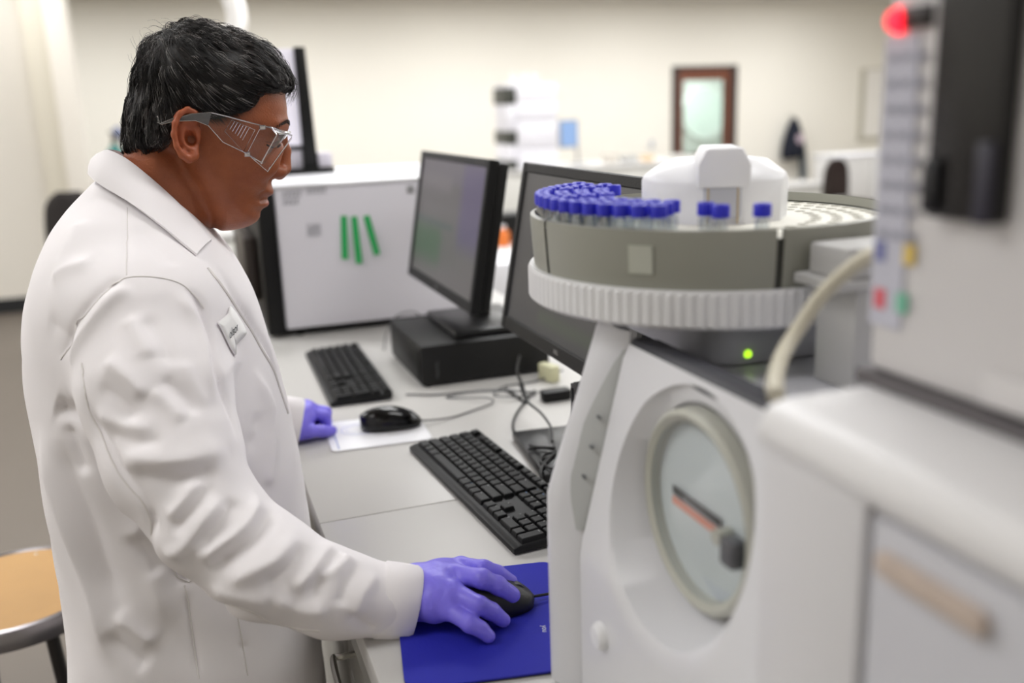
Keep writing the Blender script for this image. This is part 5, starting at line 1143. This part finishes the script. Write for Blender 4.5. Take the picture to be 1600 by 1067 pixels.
SEAMS = [([(-0.1200,1.0903,1.2341),(-0.1193,1.0741,1.2107),(-0.1142,1.0621,1.1757),(-0.0975,1.0241,1.1351),(-0.0682,0.9985,1.0728),(-0.0478,1.1267,0.9428),(0.0056,0.9586,0.9784),(0.0534,0.9562,0.9518),(0.0921,0.9347,0.9453)],0.0011),
 ([(-0.0590,1.2315,1.3898),(-0.0612,1.1830,1.3568),(-0.0634,1.1217,1.3210)],0.0006),
 ([(0.0151,1.1161,1.2759),(0.0034,1.1178,1.2970),(-0.0098,1.1188,1.3085),(-0.0355,1.1175,1.3170),(-0.0636,1.1186,1.3186),(-0.0822,1.1170,1.3127),(-0.1083,1.1150,1.2925),(-0.1351,1.1283,1.2569),(-0.1495,1.1473,1.2273)],0.0009),
 ([(0.0239,1.1672,1.3145),(0.0339,1.1624,1.2996),(0.0491,1.1711,1.2698),(0.0667,1.1965,1.2279),(0.0835,1.2175,1.1865),(0.1015,1.2452,1.1366),(0.1103,1.2514,1.0945)],0.0021),
 ([(-0.0453,1.1262,0.9312),(-0.0444,1.1236,0.8662),(-0.0428,1.1198,0.8048)],0.0009),
 ([(0.0121,1.1289,0.8726),(0.0143,1.1273,0.8319),(0.0156,1.1248,0.7913)],0.0009)]

for pts_, r_ in SEAMS:
    P_ = [snap(p,.0002) for p in spline(pts_,8)]; B().tube(P_, r_, 6).build('seam', mat('seam_thread',(226,222,220),.85), coat_o)

# ---- trousers and shoes (below the frame)
m_tr = mat('dark_trousers', (44,46,54), .8)
for s_ in (-1,1):
    B().tube([(-.06,YC+s_*.09,.62),(-.05,YC+s_*.10,.38),(-.06,YC+s_*.105,FZ+.09)],[.098,.080,.065],20).build('trouser_leg', m_tr, pe)
    B().ball((-.01,YC+s_*.107,FZ+.045),(.14,.05,.045),20,12).box(-.14,.12,YC+s_*.107-.045,YC+s_*.107+.045,FZ,FZ+.02,.008).build('shoe', mat('black_shoe',(26,25,25),.4), pe)
# ---- gloved hands
m_glove = mat('purple_nitrile', (127,115,232), .42, bump=.3, bscale=140, spec=.5, sss=.05)
def hand(J, lo, hi, lab, creases=()):
    ax, (X, Y, Z) = grid(lo, hi, .0017); D = None
    for i, m_ in enumerate(J['mcp']):
        d = chain(X, Y, Z, [J['wrist'][min(i,len(J['wrist'])-1)], tuple(np.array(J['wrist'][min(i,len(J['wrist'])-1)])*.45+np.array(m_)*.55), m_], [J['wr'],J['wr']*.88,.0128], .006); D = d if D is None else smin(D, d, .022)
    for (pts, rs) in J['fingers']: D = smin(D, chain(X, Y, Z, pts, rs, .004), .0045)
    D = smin(D, chain(X, Y, Z, [J['arm'],J['wrist'][1]], [J['ar'],J['wr']*1.02], .005), .014)
    V, Q = nets(D, ax, 2); N = vnormals(V, Q); V = V+N*strokes(V, N, creases)[:,None]
    rg = np.random.default_rng(5); V = V+N*sum(np.sin(V@(rg.normal(0,1,3)*f)+rg.uniform(0,6))*a for f, a in ((150,.00025),(260,.0002)))[:,None]
    return tag(obj('glove', mesh_np('glove', V, Q, m_glove), pe), lab)
W0 = (0.2120,0.9668,0.9480)
M_ = [(0.2694,0.9892,0.9570),(0.2564,0.9604,0.9630),(0.2420,0.9326,0.9590),(0.2322,0.9219,0.9460)]
PIP = [(0.2883,0.9594,0.9650),(0.2771,0.9292,0.9700),(0.2640,0.9023,0.9540),(0.2493,0.8903,0.9410)]
TIP = [(0.3193,0.9546,0.9450),(0.3122,0.9259,0.9430),(0.2925,0.9048,0.9270),(0.2679,0.8812,0.9260)]
def fing(a, b_, c, r=(.0118,.0106,.0098,.0084)):
    a, b_, c = map(np.array, (a,b_,c)); d = b_*.48+c*.52+np.array([0,0,.0022]); return ([tuple(a),tuple(b_),tuple(d),tuple(c)], list(r))
J = dict(wrist=[(W0[0],W0[1]+.018,.947),(W0[0],W0[1]+.008,.950),(W0[0],W0[1]-.006,.949),(W0[0],W0[1]-.016,.945)], wr=.0205, mcp=M_, arm=(.165,.972,.955), ar=.030,
 fingers=[fing(M_[0],PIP[0],TIP[0]),fing(M_[1],PIP[1],TIP[1],(.0122,.0112,.0104,.0090)),fing(M_[2],PIP[2],TIP[2]),fing(M_[3],PIP[3],TIP[3],(.0110,.0096,.0088,.0076)),
  ([(W0[0]+.006,W0[1]+.022,.940),(.252,1.002,.940),(.282,1.000,.936),(.306,.992,.932)],[.018,.0125,.0105,.0085])])
CR = []
for (a, c) in zip(PIP, TIP):
    a, c = np.array(a), np.array(c)
    for k in (.62,.70,.80): p = a*(1-k)+c*k; s_ = np.cross(c-a,(0,0,1)); s_ = s_/np.linalg.norm(s_)*.010; CR.append(([tuple(p-s_+(0,0,.004)),tuple(p+(0,0,.012)),tuple(p+s_+(0,0,.004))],-.0014,.0015))
for dx in (.0,.007,.013,.03,.036): CR.append(([(W0[0]+.012+dx,W0[1]-.034,.946),(W0[0]+.004+dx*1.1,W0[1]-.02,.966),(W0[0]+.008+dx*1.2,W0[1]+.014,.972)],-.0019,.0015))
hand(J, (.14,.845,.90), (.345,1.04,1.0), 'purple glove gripping the black mouse', CR)
LW = (.150,1.640,.947)
LM = [(.180,1.662,.960),(.184,1.682,.961),(.182,1.702,.957),(.176,1.720,.949)]
fl = []
for i, m_ in enumerate(LM): fl.append(([m_,(m_[0]+.030,m_[1]-.003,m_[2]-.010),(m_[0]+.030,m_[1]-.004,m_[2]-.030),(m_[0]+.010,m_[1]-.002,m_[2]-.034)],[.0112,.0100,.0092,.0085]))
fl.append(([(.157,1.630,.938),(.177,1.628,.936),(.200,1.632,.931),(.218,1.640,.927)],[.017,.0125,.0108,.0085]))
J = dict(wrist=[(LW[0],LW[1]-.008,.945),(LW[0],LW[1],.949),(LW[0],LW[1]+.014,.947),(LW[0],LW[1]+.022,.943)], wr=.0205, mcp=LM, arm=(.118,1.640,.953), ar=.031, fingers=fl)
hand(J, (.09,1.58,.90), (.25,1.77,1.0), 'purple glove resting curled on the bench edge')
# ---- safety glasses
sg_ = obj('safety_glasses', None, pe); tag(sg_, 'clear wrap-around safety glasses')
m_cl = clear('clear_plastic', (250,250,253), .035, .05); m_ce = clear('clear_plastic_edge', (240,238,248), .55, .10); m_smoke = mat('smoky_plastic', (104,102,102), .3, alpha=.72)
def glass_part(name, b, m): return b.build(name, m, sg_)
YS = .0785
for s_ in (-1,1):
    def g3(px, y=None): return (px[0], YC+s_*(YS if y is None else y), px[1])
    T = [(-0.0119,1.4929),(-0.0101,1.4837),(0.0038,1.4885),(0.0283,1.4938),(0.0511,1.4946),(0.0674,1.4901),(0.1097,1.4768),(0.1220,1.4732)]; Bm = [(-0.0128,1.4853),(-0.0080,1.4829),(0.0065,1.4861),(0.0312,1.4860),(0.0456,1.4793),(0.0610,1.4584),(0.0890,1.4428),(0.0992,1.4344)]
    n = len(T); b = B()
    yy = [.0835,.084,.0855,.086,.084,.083,.081,.079]
    for i in range(n-1):
        for o_ in (0,.0014):
            q = [g3(T[i],yy[i]+o_),g3(T[i+1],yy[i+1]+o_),g3(Bm[i+1],yy[i+1]+o_),g3(Bm[i],yy[i]+o_)]
            if i < 4: b.quad(*(q if o_ else q[::-1]))
    glass_part('temple', b, m_smoke)
    b = B(); b.tube([g3(T[i],yy[i]) for i in range(n)], .0009, 6).tube([g3(Bm[i],yy[i]) for i in range(n)], .0009, 6); glass_part('temple_edge', b, m_ce)
    b = B()
    for i in range(4,n-1):
        b.quad(g3(T[i],yy[i]),g3(T[i+1],yy[i+1]),g3(Bm[i+1],yy[i+1]),g3(Bm[i],yy[i]))
    glass_part('side_shield', b, m_cl)
    VT = [(0.0746,1.4852),(0.1013,1.4716),(0.0846,1.4454),(0.0647,1.4715)]; b = B()
    b.tube([g3(p,.0815) for p in VT], .0006, 5, closed=True)
    for k in range(1,7):
        t = k/8; a = np.array(g3(VT[0],.0815))*(1-t)+np.array(g3(VT[1],.0815))*t; c = np.array(g3(VT[3],.0815))*(1-t)+np.array(g3(VT[2],.0815))*t; b.tube([a,a*.35+c*.65], .0005, 5)
    glass_part('vent_slots', b, m_ce)
    FRT = [(0.1096,1.4761),(0.1221,1.4740),(0.1467,1.4626),(0.1456,1.4595),(0.1121,1.4192),(0.0890,1.4428),(0.1275,1.4642),(0.1053,1.4308),(0.1399,1.4589),(0.1142,1.4239)]
    b = B(); b.tube([g3(FRT[k],YS) for k in (0,1,2,3,4,5)], .0011, 6).tube([g3(FRT[6],YS+.001),g3(FRT[7],YS+.001)], .0011, 6).tube([g3(FRT[0]),g3(FRT[5])],.0007,6).tube([g3(FRT[1],YS+.001),g3(FRT[6],YS+.001)],.0010,6).tube([g3(FRT[7],YS+.001),g3(FRT[5])],.0010,6)
    glass_part('frame_edge', b, m_ce)
    b = B(); b.quad(g3(FRT[0]),g3(FRT[1]),g3(FRT[2]),g3(FRT[8]),g3(FRT[9]),g3(FRT[4]),g3(FRT[5])); glass_part('side_lens', b, m_cl)
    b = B()
    for px in [(0.1110,1.4744),(0.0890,1.4421)]: b.box(px[0]-.004,px[0]+.004,YC+s_*(YS+.0006)-.0022,YC+s_*(YS+.0006)+.0022,px[1]-.003,px[1]+.003,.001,1)
    glass_part('hinge', b, m_ce)
# front lens, curved across the face, and the brow shelf
TP = [(0.1309,1.4657),(0.1052,1.4300),(0.1221,1.4740)]; rowsT = []; rowsB = []; rowsS = []
for k in range(17):
    u = 2*k/16-1; bow = .0215*(1-abs(u)**2.4)
    rowsT.append((TP[0][0]+bow, YC+u*YS, TP[0][1])); rowsB.append((TP[1][0]+bow*.75, YC+u*YS, TP[1][1]+.010*(1-u*u)*0+.020*math.exp(-(u/.28)**2))); rowsS.append((TP[2][0]-.006+bow*.9, YC+u*YS*.96, TP[2][1]+.002))
b = B()
for k in range(16): b.quad(rowsT[k],rowsT[k+1],rowsB[k+1],rowsB[k])
glass_part('front_lens', b, clear('front_lens_m',(246,247,250),.26,.08))
b = B()
for k in range(16): b.quad(rowsS[k],rowsS[k+1],rowsT[k+1],rowsT[k])
glass_part('brow_shelf', b, clear('brow_shelf_m',(240,240,246),.55,.16))
b = B().tube(rowsT, .0014, 6).tube(rowsB, .0012, 6); glass_part('lens_edge', b, m_ce)
